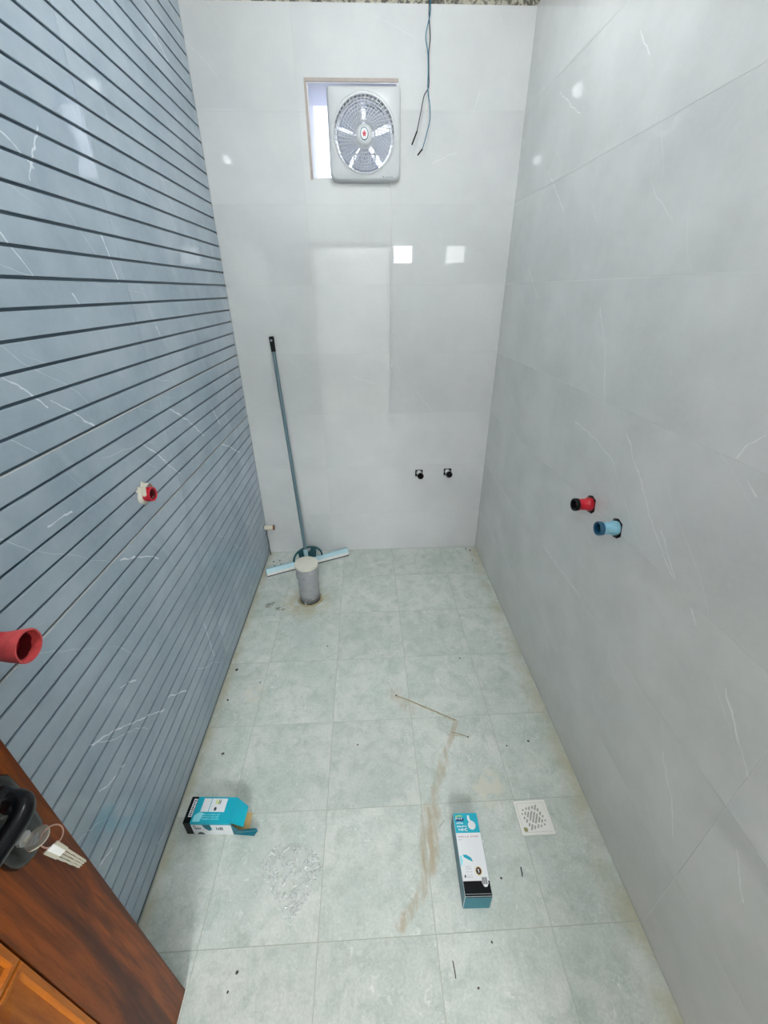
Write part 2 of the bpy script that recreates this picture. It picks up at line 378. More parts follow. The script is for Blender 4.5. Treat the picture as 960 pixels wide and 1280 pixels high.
def catmull(pts, n=6):
    P = [Vector(p) for p in pts]; out = []
    for i in range(len(P) - 1):
        p0 = P[max(i - 1, 0)]; p1 = P[i]; p2 = P[i + 1]; p3 = P[min(i + 2, len(P) - 1)]
        for k in range(n):
            t = k / n
            out.append(0.5 * ((2 * p1) + (p2 - p0) * t + (2 * p0 - 5 * p1 + 4 * p2 - p3) * t * t + (3 * p1 - p0 - 3 * p2 + p3) * t ** 3))
    out.append(P[-1]); return out
def tube(bm, pts, r, n=8, closed=False):
    P = [Vector(p) for p in pts]; rings = []; N = len(P)
    rr = r if isinstance(r, (list, tuple)) else [r] * N
    u = None
    for i, p in enumerate(P):
        if closed: d = P[(i + 1) % N] - P[i - 1]
        else: d = P[min(i + 1, N - 1)] - P[max(i - 1, 0)]
        d.normalize()
        if u is None: _, u, _ = frame_axes(d)
        u = (u - d * u.dot(d)).normalized(); w = d.cross(u)
        rings.append([bm.verts.new(p + (u * math.cos(2 * PI * k / n) + w * math.sin(2 * PI * k / n)) * rr[i]) for k in range(n)])
    for i in range(N if closed else N - 1):
        a, b = rings[i], rings[(i + 1) % N]
        for k in range(n): bm.faces.new((a[k], a[(k + 1) % n], b[(k + 1) % n], b[k]))
    if not closed: bm.faces.new(rings[0][::-1]); bm.faces.new(rings[-1])
    return bm
def TU(pts, r, **k): return tube(bmesh.new(), pts, r, **k)
def prism(bm, outline, fn, a, b):
    """outline (u, v) extruded from depth a to b; fn(u, v, depth) -> xyz"""
    lo = [bm.verts.new(fn(u, v, a)) for u, v in outline]; hi = [bm.verts.new(fn(u, v, b)) for u, v in outline]
    n = len(outline); bm.faces.new(lo[::-1]); bm.faces.new(hi)
    for i in range(n): bm.faces.new((lo[i], lo[(i + 1) % n], hi[(i + 1) % n], hi[i]))
    return bm
def PR(outline, fn, a, b): return prism(bmesh.new(), outline, fn, a, b)
def rrect(u0, u1, v0, v1, r, n=6):
    rs = r if isinstance(r, (list, tuple)) else [r] * 4
    out = []
    for (cx, cy, a0, rad) in ((u1 - rs[0], v0 + rs[0], -PI / 2, rs[0]), (u1 - rs[1], v1 - rs[1], 0, rs[1]), (u0 + rs[2], v1 - rs[2], PI / 2, rs[2]), (u0 + rs[3], v0 + rs[3], PI, rs[3])):
        for i in range(n + 1):
            a = a0 + PI / 2 * i / n; out.append((cx + rad * math.cos(a), cy + rad * math.sin(a)))
    return out
def cells(rect, holes, fn, a, b):
    """solid slab over rect (u0,u1,v0,v1) minus rectangular holes, between depths a and b"""
    u0, u1, v0, v1 = rect
    us = sorted({u0, u1} | {min(max(h[k], u0), u1) for h in holes for k in (0, 1)})
    vs_ = sorted({v0, v1} | {min(max(h[k], v0), v1) for h in holes for k in (2, 3)})
    def solid(i, j):
        if not (0 <= i < len(us) - 1 and 0 <= j < len(vs_) - 1): return False
        cu = (us[i] + us[i + 1]) / 2; cv = (vs_[j] + vs_[j + 1]) / 2
        return not any(h[0] < cu < h[1] and h[2] < cv < h[3] for h in holes)
    bm = bmesh.new(); V = {}
    def vert(i, j, d):
        if (i, j, d) not in V: V[(i, j, d)] = bm.verts.new(fn(us[i], vs_[j], d))
        return V[(i, j, d)]
    for i in range(len(us) - 1):
        for j in range(len(vs_) - 1):
            if not solid(i, j): continue
            for d in (a, b): bm.faces.new([vert(i, j, d), vert(i + 1, j, d), vert(i + 1, j + 1, d), vert(i, j + 1, d)])
            for (di, dj, p, q) in ((-1, 0, (i, j), (i, j + 1)), (1, 0, (i + 1, j), (i + 1, j + 1)), (0, -1, (i, j), (i + 1, j)), (0, 1, (i, j + 1), (i + 1, j + 1))):
                if not solid(i + di, j + dj): bm.faces.new([vert(*p, a), vert(*q, a), vert(*q, b), vert(*p, b)])
    return bm

# ------------------------------------------------------------------ room shell
fB = lambda u, v, d: (u, D + d, v)
fR = lambda u, v, d: (W + d, u, v)
fL = lambda u, v, d: (-d, u, v)
fF = lambda u, v, d: (u, YF - d, v)
WIN = (0.490, 0.897, 2.114, 2.455)          # window opening in the back wall (x0, x1, z0, z1)
PORTB = [(1.025, 1.075, 0.562, 0.610), (1.213, 1.263, 0.566, 0.614)]
G = 0.0012

def tiled_wall(name, fn, u0, u1, ujoints, mat, holes, thick, slabu=None, rows=JZ, extra=()):
    su = slabu or (u0, u1)
    w = struct(obj(name, cells((su[0], su[1], 0.0, CEIL), [h for h in holes if h[1] - h[0] > 0.2], fn, 0.012, thick), M['plaster']))
    obj('grout_bed', cells((u0, u1, 0.0, TOP - 0.002), holes, fn, 0.0007, 0.012), M['grout'], w)
    us = [u0] + ujoints + [u1]
    for j in range(len(rows) - 1):
        for i in range(len(us) - 1):
            a, b = us[i] + (G if i else 0), us[i + 1] - (G if i < len(us) - 2 else 0)
            r = (a, b, rows[j] + (G if j else 0), rows[j + 1] - G)
            hs = [h for h in holes if h[0] < r[1] and h[1] > r[0] and h[2] < r[3] and h[3] > r[2]]
            jit = random.uniform(0, 0.0004)
            obj('wall_tile', cells(r, hs, fn, jit, 0.011), mat, w)
    return w
wall_back = tiled_wall('wall_back', fB, 0.0, W, [0.45], M['tile_back'], [WIN] + PORTB, 0.26, (-0.2, W + 0.2))
wall_right = tiled_wall('wall_right', fR, YF, D, [0.446], M['tile_right'], [], 0.2)

# left wall: slabs with six raised strips each
wl = struct(obj('wall_left', cells((YF, D, 0.0, CEIL), [], fL, 0.016, 0.2), M['plaster']))
obj('grout_bed', cells((YF, D, 0.0, TOP - 0.002), [], fL, 0.0062, 0.016), M['grout'], wl)
for zj in JZ[1:-1]: obj('joint_line', B(-0.0140, -0.0006, YF, D, zj - 0.0004, zj + 0.0006), M['grout'] if zj in (0.987, 1.330) else M['tile_left'], wl)  # thin strip in each joint, pale at two heights, tile-coloured elsewhere
PITCH = 0.0573; GRV = 0.0070
for j in range(len(JZ) - 1):
    for a, b in ((YF, 0.44), (0.44, 1.455), (1.455, D)):
        a2 = a + (0.0006 if a > YF else 0); b2 = b - (0.0006 if b < D else 0)
        z0, z1 = JZ[j] + (0.001 if j else 0), JZ[j + 1] - 0.0004
        tl = obj('wall_tile', B(-0.014, -0.0055, a2, b2, z0, z1), M['groove_shade'], wl)
        n_ = 6 if j else 5
        zt = z1; h = (z1 - z0) / (6 if j else 5.25)
        for k in range(n_):
            t1 = z1 - k * h; t0 = max(t1 - h + GRV, z0)
            obj('strip', B(-0.0075, 0.0, a2, b2, t0, t1), M['tile_left'], tl, bev=0.0009, seg=1)

# front wall with the doorway, and the unseen hall added behind it
DOORWAY = (0.145, 1.03, 0.0, 2.08)
struct(obj('wall_front', cells((-0.2, W + 0.2, 0.0, CEIL), [DOORWAY], fF, 0.0, 0.12), M['white_paint']))
for k, (x0, x1, z0, z1) in enumerate(((0.105, 0.145, 0.0, 2.12), (1.03, 1.07, 0.0, 2.12), (0.145, 1.03, 2.08, 2.12))):
    struct(obj('trim_%d' % (k + 1), B(x0, x1, YF - 0.14, YF + 0.012, z0, z1), M['wood']))
HX0, HX1, HY0, HY1 = -1.3, 2.9, -3.4, YF - 0.12
struct(obj('wall_hall_left', B(HX0 - 0.1, HX0, HY0, HY1, 0, CEIL), M['white_paint']))
struct(obj('wall_hall_right', B(HX1, HX1 + 0.1, HY0, HY1, 0, CEIL), M['white_paint']))
struct(obj('wall_hall_back', B(HX0 - 0.1, HX1 + 0.1, HY0 - 0.1, HY0, 0, CEIL), M['white_paint']))
for nm, x0, x1 in (('wall_hall_front_left', HX0 - 0.1, -0.2), ('wall_hall_front_right', W + 0.2, HX1 + 0.1)):
    struct(obj(nm, B(x0, x1, HY1, HY1 + 0.12, 0, CEIL), M['white_paint']))
struct(obj('ceiling', B(HX0 - 0.1, HX1 + 0.1, HY0 - 0.1, D + 0.26, CEIL, CEIL + 0.1), M['ceiling']))
fl = struct(obj('floor', B(HX0 - 0.1, HX1 + 0.1, HY0 - 0.1, D + 0.26, -0.12, -0.0012), M['grout_floor']))

# floor tiles, laid one by one, wet room only
T0 = 0.3415; gx = 0.0012
DRAIN = (1.206, 1.324, 0.680, 0.790)
xs = [0.0] + [0.190 + T0 * k for k in range(4)] + [W]
ys = [YF - 0.12] + [1.4787 - T0 * k for k in range(6, -1, -1)] + [1.4787 + T0 * k for k in (1, 2)] + [D]
ys = [y for y in ys if y <= D]
for j in range(len(ys) - 1):
    for i in range(len(xs) - 1):
        sk = 0.0
        r = (xs[i] + (gx if i else 0), xs[i + 1] - gx, ys[j] + gx, ys[j + 1] - gx)
        hs = [DRAIN] if (r[0] < DRAIN[1] and r[1] > DRAIN[0] and r[2] < DRAIN[3] and r[3] > DRAIN[2]) else []
        dz = random.uniform(-0.0007, 0.0)
        obj('floor_tile', cells(r, hs, lambda u, v, d, dz=dz: (u, v, d + dz), -0.010, 0.0), M['floor_tile'], fl)

# ------------------------------------------------------------------ window opening
wn = struct(obj('window_1', cells((WIN[0], WIN[1], WIN[2], WIN[3]), [(WIN[0] + 0.008, WIN[1] - 0.008, WIN[2] + 0.006, WIN[3] - 0.008)], fB, 0.004, 0.26), M['reveal']))
obj('edge_mortar', B(WIN[0] - 0.007, WIN[0] + 0.004, D - 0.0015, D + 0.02, WIN[2] - 0.002, WIN[3]), M['pink_mortar'], wn)
obj('edge_mortar', B(WIN[0] - 0.007, WIN[1], D - 0.0015, D + 0.02, WIN[3] - 0.004, WIN[3] + 0.008), M['pink_mortar'], wn)

# ------------------------------------------------------------------ lamps of the place, and the added fill panel in the hall
def bulb(name, x, y, mat, label):
    t = thing(name, label, 'lamp', (x, y, CEIL))
    obj('socket', LA((0, 0, 0), (0, 0, -1), [(0.0, 0.045), (0.012, 0.045), (0.016, 0.024), (0.06, 0.022)]), M['white_plastic'], t, True)
    obj('base', LA((0, 0, -0.06), (0, 0, -1), [(0, 0.016), (0.03, 0.024), (0.065, 0.030)], cap1=False), M['white_plastic'], t, True)
    obj('glass', LA((0, 0, -0.125), (0, 0, -1), [(0, 0.030), (0.012, 0.0335), (0.028, 0.034), (0.045, 0.028), (0.056, 0.016), (0.060, 0.002)]), mat, t, True)
    return t
bulb('ceiling_bulb', 0.86, 1.50, M['bulb_main'], 'bare white bulb under the ceiling above the grey pipe end of the room')
bulb('ceiling_bulb', 0.52, -0.06, M['bulb_door'], 'bare white bulb under the ceiling just inside the doorway')
t = thing('wall_lamp', 'square white lamp on the wall beside the doorway', 'lamp', (1.18, YF, 2.0))
obj('housing', B(-0.125, 0.125, 0.0, 0.03, -0.11, 0.11), M['white_plastic'], t, bev=0.006)
obj('diffuser', B(-0.10, 0.10, 0.028, 0.034, -0.08, 0.08), M['lamp_panel'], t)
t = thing('hall_fill_panel', 'added square fill light panel on the ceiling of the unseen hall', 'lamp', (0.75, -2.9, CEIL))  # added out of view to throw fill light through the doorway
obj('frame', cells((-0.42, 0.42, -0.42, 0.42), [(-0.38, 0.38, -0.38, 0.38)], lambda u, v, d: (u, v, -d), 0.0, 0.03), M['white_plastic'], t)
obj('diffuser', B(-0.38, 0.38, -0.38, 0.38, -0.022, 0.0), M['hall_fill'], t)

# ------------------------------------------------------------------ exhaust fan
FX, FZ, FY = 0.7415, 2.265, 2.440      # centre of the grille, front plane of the body
t = thing('exhaust_fan', 'white square exhaust fan with round grille and pull cord in the wall opening', 'fan', (FX, D, FZ))
fy = FY - D
ol = rrect(-0.1615, 0.1655, -0.1655, 0.1665, [0.03, 0.012, 0.012, 0.03], 10)
NF = 96
def ray_out(a):
    """distance from centre to the rounded square outline at angle a"""
    dx, dy = math.cos(a), math.sin(a); best = None
    for i in range(len(ol)):
        (x1, y1), (x2, y2) = ol[i], ol[(i + 1) % len(ol)]
        ex, ey = x2 - x1, y2 - y1; den = dx * ey - dy * ex
        if abs(den) < 1e-12: continue
        s = (x1 * ey - y1 * ex) / den; k = (x1 * dy - y1 * dx) / den
        if s > 0 and -1e-6 <= k <= 1 + 1e-6: best = s if best is None else max(best, s)
    return best
RG = 0.1355
bm = bmesh.new(); loops = []
prof = [(0, -0.002, 'o'), (0, fy + 0.016, 'o'), (-0.006, fy + 0.004, 'o'), (-0.014, fy, 'o'), (0.006, fy, 'c'), (0.0, fy + 0.006, 'c'), (-0.002, -0.002, 'c')]
angs = [2 * PI * i / NF for i in range(NF)]
cor = [math.atan2(v, u) % (2 * PI) for (u, v) in (ol[5], ol[16], ol[27], ol[38])]
for c_ in cor:
    k = min(range(NF), key=lambda i: abs(angs[i] - c_)); angs[k] = c_
for (off, y, kind) in prof:
    lp = []
    for a in angs:
        r = (ray_out(a) + off) if kind == 'o' else RG + off
        lp.append(bm.verts.new((r * math.cos(a), y, r * math.sin(a))))
    loops.append(lp)
loops.append(loops[0])
for A, Bq in zip(loops, loops[1:]):
    for i in range(NF): bm.faces.new((A[i], A[(i + 1) % NF], Bq[(i + 1) % NF], Bq[i]))
obj('body', bm, M['fan_white'], t, True)
obj('duct', LA((0, 0, 0), (0, 1, 0), [(-0.01, 0.1325), (0.11, 0.1325), (0.11, 0.1300), (-0.01, 0.1300), (-0.01, 0.1325)], n=64, cap0=False, cap1=False), M['fan_white'], t, True)
def circ(r, y, n=72): return [(r * math.cos(2 * PI * i / n), y, r * math.sin(2 * PI * i / n)) for i in range(n)]
gr = obj('grille_rim', TU(circ(RG + 0.002, fy - 0.002), 0.0042, n=8, closed=True), M['fan_white'], t, True)
obj('outer_ring', TU(circ(RG + 0.0115, fy + 0.0005), 0.0022, n=6, closed=True), M['fan_white'], gr, True)
for rr in (0.050, 0.064, 0.078, 0.091, 0.103, 0.114, 0.124):
    obj('grille_ring', TU(circ(rr, fy - 0.004 - 0.010 * (1 - (rr / RG) ** 2)), 0.0016, n=6, closed=True), M['fan_white'], gr, True)
ribm = None
for k in range(46):
    a0 = 2 * PI * k / 46
    if ribm is None:
        pts = []
        for i in range(7):
            r = 0.036 + (RG - 0.036) * i / 6; a = 0.35 * (1 - i / 6) ** 1.4
            pts.append((r * math.cos(a), fy - 0.004 - 0.010 * (1 - (r / RG) ** 2), r * math.sin(a)))
        o = obj('rib', TU(pts, 0.0018, n=5), M['fan_white'], gr, True); ribm = o.data
    else: o = link('rib', ribm, None, gr)
    o.rotation_euler = (0, a0, 0)
hub = obj('hub_cap', LA((0, fy - 0.008, 0), (0, -1, 0), [(-0.012, 0.036), (0.004, 0.036), (0.008, 0.032), (0.010, 0.024), (0.0105, 0.002)], n=40), M['fan_white'], t, True)
ell = lambda ru, rv, n=32: [(ru * math.cos(2 * PI * i / n), rv * math.sin(2 * PI * i / n)) for i in range(n)]
fE = lambda u, v, d: (u, fy - 0.0185 - d, v)
obj('emblem_ring', PR(ell(0.0185, 0.0235), fE, 0.0, 0.0008), M['teal_ring'], hub)
obj('emblem_disc', PR(ell(0.0155, 0.0200), fE, 0.0, 0.0014), M['card_white'], hub)
bm = bmesh.new()
for (u, v, r) in ((0.0, 0.0075, 0.0032), (-0.0045, 0.001, 0.0034), (0.0045, 0.001, 0.0034), (-0.003, -0.006, 0.0030), (0.0035, -0.006, 0.0030), (0, 0.0, 0.004)):
    prism(bm, [(u + a, v + b) for a, b in ell(r, r * 1.1, 12)], fE, 0.0014, 0.0019)
obj('red_emblem', bm, M['red_mark'], hub)
# blades, motor and mounting bars behind the grille
mot = obj('motor', LA((0, 0.0, 0), (0, 1, 0), [(-0.024, 0.03), (-0.02, 0.036), (0.05, 0.036), (0.056, 0.030)], n=32), M['fan_grey'], t, True)
bl = None
for k in range(5):
    if bl is None:
        bm = bmesh.new(); g = []
        for i in range(7):
            r = 0.036 + 0.089 * i / 6; row = []
            for j in range(7):
                s = j / 6 - 0.5; wd = 0.96 + 0.14 * i / 6
                a = s * wd; yy = 0.010 + s * 0.030
                row.append((r * math.cos(a), yy, r * math.sin(a)))
            g.append(row)
        F = [[bm.verts.new(p) for p in row] for row in g]; K = [[bm.verts.new((p[0], p[1] + 0.002, p[2])) for p in row] for row in g]
        for i in range(6):
            for j in range(6):
                bm.faces.new((F[i][j], F[i + 1][j], F[i + 1][j + 1], F[i][j + 1])); bm.faces.new((K[i][j], K[i][j + 1], K[i + 1][j + 1], K[i + 1][j]))
        for i in range(6):
            bm.faces.new((F[i][0], K[i][0], K[i + 1][0], F[i + 1][0])); bm.faces.new((F[i][6], F[i + 1][6], K[i + 1][6], K[i][6]))
            bm.faces.new((F[0][i], F[0][i + 1], K[0][i + 1], K[0][i])); bm.faces.new((F[6][i], K[6][i], K[6][i + 1], F[6][i + 1]))
        o = obj('fan_blade', bm, M['fan_blade'], t, True); bl = o.data
    else: o = link('fan_blade', bl, None, t)
    o.rotation_euler = (0, 2 * PI * k / 5 + 0.3, 0)
for sx in (-0.05, 0.05): obj('mounting_bar', B(sx - 0.003, sx + 0.003, 0.058, 0.070, -0.118, 0.118), M['fan_grey'], t)
for sz in (-0.045, 0.075): obj('mounting_bar', B(-0.115, 0.115, 0.060, 0.068, sz - 0.0025, sz + 0.0025), M['fan_white'], t)
# small printed line at the bottom right of the body
bm = bmesh.new(); fP = lambda u, v, d: (u, fy - d, v)
prism(bm, rrect(0.082, 0.088, -0.153, -0.147, 0.0005, 1), fP, -0.001, 0.0004)
u = 0.092
for k in range(9):
    w_ = random.choice((0.0028, 0.0036, 0.0044)); prism(bm, rrect(u, u + w_, -0.1522, -0.1488, 0.0004, 1), fP, -0.001, 0.0004); u += w_ + 0.0012
obj('printed_line', bm, M['ink_grey'], t)
cx_, cy_ = 0.8655 - FX, 2.452 - D
cord = obj('pull_cord', TU([(cx_, cy_, -0.160), (cx_ + 0.0006, cy_, -0.5), (cx_, cy_, -0.952)], 0.0013, n=6), M['white_plastic'], t, True)
obj('cord_end', LA((cx_, cy_, -0.950), (0, 0, -1), [(0, 0.0018), (0.012, 0.0035), (0.046, 0.0052), (0.054, 0.0048)], n=14), M['white_plastic'], cord, True)

# ------------------------------------------------------------------ hanging wires
wy = 2.425
def wire(name, pts, endpts, mat, label):
    t = thing(name, label, 'wire', (1.018, wy, CEIL), group=None)
    o0 = Vector((1.018, wy, CEIL))
    L = lambda p: Vector((p[0], wy + (p[2] if len(p) > 2 else 0), p[1])) - o0
    obj('insulated_wire', TU(catmull([L(p) for p in pts], 6), 0.0021, n=8), mat, t, True)
    obj('taped_end', TU([L(p) for p in endpts], 0.0032, n=8), M['black'], t, True)
wire('electric_wire', [(1.016, CEIL), (1.016, 2.69), (1.018, 2.63, .003), (1.025, 2.574, 0.003), (1.021, 2.527, .003), (1.0235, 2.47, .003), (1.025, 2.422, 0.003), (1.006, 2.391), (0.994, 2.339), (0.978, 2.272)], [(0.979, 2.275), (0.957, 2.228)], M['dark_wire'],
     'dark grey electric wire hanging from the ceiling, bending toward the fan, taped black')
wire('electric_wire', [(1.0205, CEIL), (1.0205, 2.69), (1.0215, 2.64, -.003), (1.006, 2.574, -0.003), (1.016, 2.527, -.003), (1.0205, 2.47, -.003), (1.021, 2.412, -0.003), (1.033, 2.36), (1.035, 2.313), (1.019, 2.253), (1.005, 2.211)], [(1.006, 2.213), (0.984, 2.191)], M['blue_wire'],
     'blue electric wire hanging from the ceiling, lower taped end of the pair')

# ------------------------------------------------------------------ floor squeegee leaning on the back wall
def P2(x, y, z): return Vector((x, y, z))
base = Vector((0.290, 2.292, 0.0))
t = thing('floor_squeegee', 'floor squeegee with grey pole and ice blue blade leaning on the back wall', 'squeegee', base)
pa, pb = P2(0.282, 2.312, 0.075) - base, P2(0.209, 2.452, 1.355) - base
ax = (pb - pa).normalized(); Lp = (pb - pa).length
obj('pole', LA(pa, ax, [(0, 0.0105), (Lp, 0.0105)], n=20), M['pole'], t, True)
cap = obj('handle_cap', LA(pb - ax * 0.004, ax, [(0, 0.0125), (0.072, 0.0140), (0.078, 0.0125)], n=20), M['black'], t, True)
fr = pb + ax * 0.055 + Vector((0, -0.0139, 0))
obj('hanging_eye', LA(fr, (0, -1, 0), [(-0.001, 0.006), (0.0008, 0.006)], n=14), M['ink_grey'], cap, True)
obj('socket', LA(pa - ax * 0.03, ax, [(0, 0.013), (0.075, 0.0150), (0.08, 0.0125)], n=20), M['ice_blue'], t, True)
# the blade runs skewed across the corner
ba, bb = Vector((0.032, 2.200, 0)) - base, Vector((0.560, 2.420, 0)) - base
bd = (bb - ba).normalized(); bn = Vector((-bd.y, bd.x, 0)); BL = (bb - ba).length
fS = lambda u, v, d: tuple(ba + bd * d + bn * u + Vector((0, 0, v)))
obj('blade_holder', PR([(-0.012, 0.016), (0.030, 0.016), (0.034, 0.022), (0.030, 0.042), (0.008, 0.046), (-0.012, 0.024)], fS, 0.0, BL), M['ice_blue'], t, bev=0.002)
obj('holder_lip', PR([(-0.017, 0.010), (-0.011, 0.010), (-0.011, 0.026), (-0.017, 0.024)], fS, 0.002, BL - 0.002), M['white_plastic'], t)
obj('rubber_blade', PR([(-0.014, 0.0), (-0.008, 0.0), (-0.008, 0.016), (-0.014, 0.016)], fS, 0.002, BL - 0.002), M['rubber'], t)
# round hub bracket: ring with a filled wedge
mc = (ba + bb) / 2 + bn * 0.014 + Vector((0, 0, 0.046))
arc = [tuple(mc + bd * (0.098 * math.cos(a)) + Vector((0, 0, 0.088 * math.sin(a)))) for a in [PI * i / 24 for i in range(25)]]
br = obj('bracket_arch', TU(arc, 0.0065, n=8), M['teal_dark'], t, True)
wed = [(-0.055, -0.006), (0.055, -0.006), (0.062, 0.062), (0.03, 0.079), (0.018, 0.05), (-0.018, 0.05), (-0.03, 0.079), (-0.062, 0.062)]
obj('bracket_web', PR(wed, lambda u, v, d: tuple(mc + bd * u + bn * d + Vector((0, 0, v))), -0.004, 0.004), M['teal_dark'], br)

# ------------------------------------------------------------------ grey drain pipe stub
t = thing('drain_pipe', 'grey plastic drain pipe stub with pale cap standing on the floor', 'pipe', (0.343, 1.955, 0.0))
ln = Vector((0.0, 0.0, 1.0))
obj('pipe', LA((0, 0, -0.01), ln, [(0, 0.061), (0.09, 0.0605), (0.185, 0.0605), (0.187, 0.0645), (0.205, 0.0660), (0.222, 0.0645), (0.224, 0.062), (0.262, 0.0625)], n=40), M['pipe_grey'], t, True)
obj('cap', LA((0, 0, 0.250), ln, [(0, 0.0655), (0.010, 0.068), (0.017, 0.067), (0.020, 0.055), (0.021, 0.003)], n=40, wob=0.03), M['cap'], t, True)
obj('mortar_collar', LA((0.0, 0, -0.002), ln, [(0, 0.078), (0.003, 0.072), (0.005, 0.066), (0.006, 0.060)], n=40, wob=0.10), M['mud'], t, True)

# ------------------------------------------------------------------ water outlets on the back wall
def outlet(x, z, y1, lab):
    t = thing('water_outlet', lab, 'pipe fitting', (x, D, z), group='white water outlets with black mouths on the back wall')
    obj('cavity_shade', B(-0.025, 0.025, 0.0095, 0.0118, -0.024, 0.024), M['hole'], t)  # dark sheet stands in for the shade of the hole
    L = D - y1
    obj('stub', LA((0, 0.009, 0), (0.06, -1, 0), [(0, 0.0175), (L - 0.006, 0.0175)], n=24), M['white_plastic'], t, True)
    mo = obj('mouth_ring', LA((0.0035, -L + 0.012, 0), (0.06, -1, 0), [(0, 0.0190), (0.014, 0.0205), (0.016, 0.0195), (0.015, 0.0155), (0.006, 0.0150)], n=24, cap1=True), M['black'], t, True)
outlet(1.050, 0.587, 2.425, 'white water outlet with black mouth on back wall, farther from the right wall')
outlet(1.238, 0.590, 2.430, 'white water outlet with black mouth on back wall, nearer the right wall')

# ------------------------------------------------------------------ plugs on the right wall
def plug(name, y, z, tip, bodym, rimm, lab):
    t = thing(name, lab, 'pipe plug', (W, y, z))
    k = 0.021
    obj('cavity_shade', PR([(a, b) for a, b in ((-0.028, -0.016), (-0.012, -0.031), (0.014, -0.027), (0.029, -0.008), (0.024, 0.022), (0.004, 0.030), (-0.02, 0.024))], lambda u, v, d: (-d, u, v), -0.001, 0.0012), M['hole'], t)  # flat dark patch paints the shade of the hole round the plug
    bo = obj('plug_body', LA((0.002, 0, 0), (-1, 0, 0.0), [(0, k * 1.05), (0.016, k * 1.12), (0.022, k * 0.92), (tip - 0.016, k * 0.9), (tip - 0.012, k * 1.02)], n=24, wob=0.06), bodym, t, True)
    obj('plug_rim', LA((-tip + 0.014, 0, 0), (-1, 0, 0), [(0, k * 1.03), (0.012, k * 1.06), (0.015, k * 0.98), (0.012, k * 0.74), (-0.008, k * 0.7)], n=24), rimm, t, True)
    for (dy, dz) in ((0.012, 0.020), (-0.008, -0.022)):
        obj('mortar_crumb', LA((-0.004, dy, dz), (-1, 0, 0), [(0, 0.006), (0.006, 0.004)], n=7, wob=0.3), M['debris'], t)
plug('red_pipe_plug', 1.216, 0.994, 0.062, M['red'], M['black'], 'red plastic pipe plug sticking out of the grey right wall')
plug('blue_pipe_plug', 1.055, 0.994, 0.062, M['blue'], M['blue_dark'], 'light blue plastic pipe plug sticking out of the grey right wall')

# ------------------------------------------------------------------ fittings on the left wall
t = thing('red_pipe', 'long red pipe with open bell end sticking out of the blue-grey wall', 'pipe', (0.0, 0.556, 1.094))
obj('pipe', LA((-0.004, 0, 0), (1, 0, 0), [(0, 0.0255), (0.070, 0.0255)], n=32, wob=0.03), M['red'], t, True)
obj('bell_end', LA((0.066, 0, 0), (1, 0, 0), [(0, 0.0258), (0.010, 0.0275), (0.034, 0.0305), (0.0365, 0.0300), (0.0365, 0.0268), (0.02, 0.0256)], n=32, cap0=False, cap1=False, wob=0.03), M['red_pale'], t, True)
obj('bore', LA((0.087, 0, 0), (1, 0, 0), [(0, 0.0256), (-0.060, 0.0200)], n=32, cap0=False), M['bore_shade_red'], t, True)
t = thing('broken_red_pipe', 'short broken red and white pipe stub set in the blue-grey wall', 'pipe', (0.0, 1.203, 1.083))
obj('mortar_ring', LA((-0.004, 0, 0), (1, 0, 0), [(0, 0.038), (0.006, 0.034), (0.012, 0.026)], n=18, wob=0.35), M['cap'], t, True)
obj('pipe', LA((0.0, 0, 0), (1, -0.05, 0.0), [(0, 0.0225), (0.028, 0.0228), (0.032, 0.0215), (0.030, 0.0165)], n=24, cap1=False, wob=0.05), M['red'], t, True)
obj('bore', LA((0.030, -0.0015, 0), (1, -0.05, 0), [(0, 0.0168), (-0.016, 0.0150)], n=24, cap0=False), M['bore_shade_red'], t, True)
obj('plaster_splash', LA((0.010, 0.002, 0.008), (1, -0.05, 0.1), [(0, 0.0255), (0.008, 0.0250), (0.014, 0.0230)], n=20, cap0=False, cap1=False, wob=0.12), M['bone'], t, True)
t = thing('corner_pipe_stub', 'small ivory pipe stub low in the corner beside the squeegee', 'pipe', (0.0, 2.432, 0.232))
obj('pipe', LA((-0.004, 0, 0), (1, 0, 0), [(0, 0.0165), (0.062, 0.0165), (0.066, 0.0150), (0.064, 0.012), (0.04, 0.011)], n=20, wob=0.06), M['bone'], t, True)
obj('rusty_rim', LA((0.060, 0, 0), (1, 0, 0), [(0, 0.0175), (0.006, 0.0178), (0.007, 0.0150)], n=20, cap0=False, cap1=False), M['rust'], t, True)
obj('cavity_shade', PR([(0.02 * math.cos(a) * (1 + .2 * math.sin(3 * a)), 0.022 * math.sin(a)) for a in [2 * PI * i / 14 for i in range(14)]], lambda u, v, d: (d, u, v), -0.001, 0.001), M['hole'], t)  # flat dark patch paints the shade of the hole round the stub
tag(obj('dark_cord', TU(catmull([(0.012, 2.440, 0.212), (0.006, 2.446, 0.17), (0.010, 2.438, 0.11), (0.006, 2.448, 0.05), (0.012, 2.44, 0.003)], 6), 0.0032, n=6), M['rubber'], None, True), 'thin dark cord hanging down the corner below the ivory pipe stub', 'cord')

# ------------------------------------------------------------------ floor drain
t = thing('floor_drain', 'cream white square floor drain with diagonal slots set in the tiles', 'drain', ((DRAIN[0] + DRAIN[1]) / 2, (DRAIN[2] + DRAIN[3]) / 2, 0.0))
hw, hh = 0.0575, 0.0535
obj('frame', cells((-hw, hw, -hh, hh), [(-hw + 0.008, hw - 0.008, -hh + 0.008, hh - 0.008)], lambda u, v, d: (u, v, d), -0.009, 0.0035), M['drain_white'], t, bev=0.001)
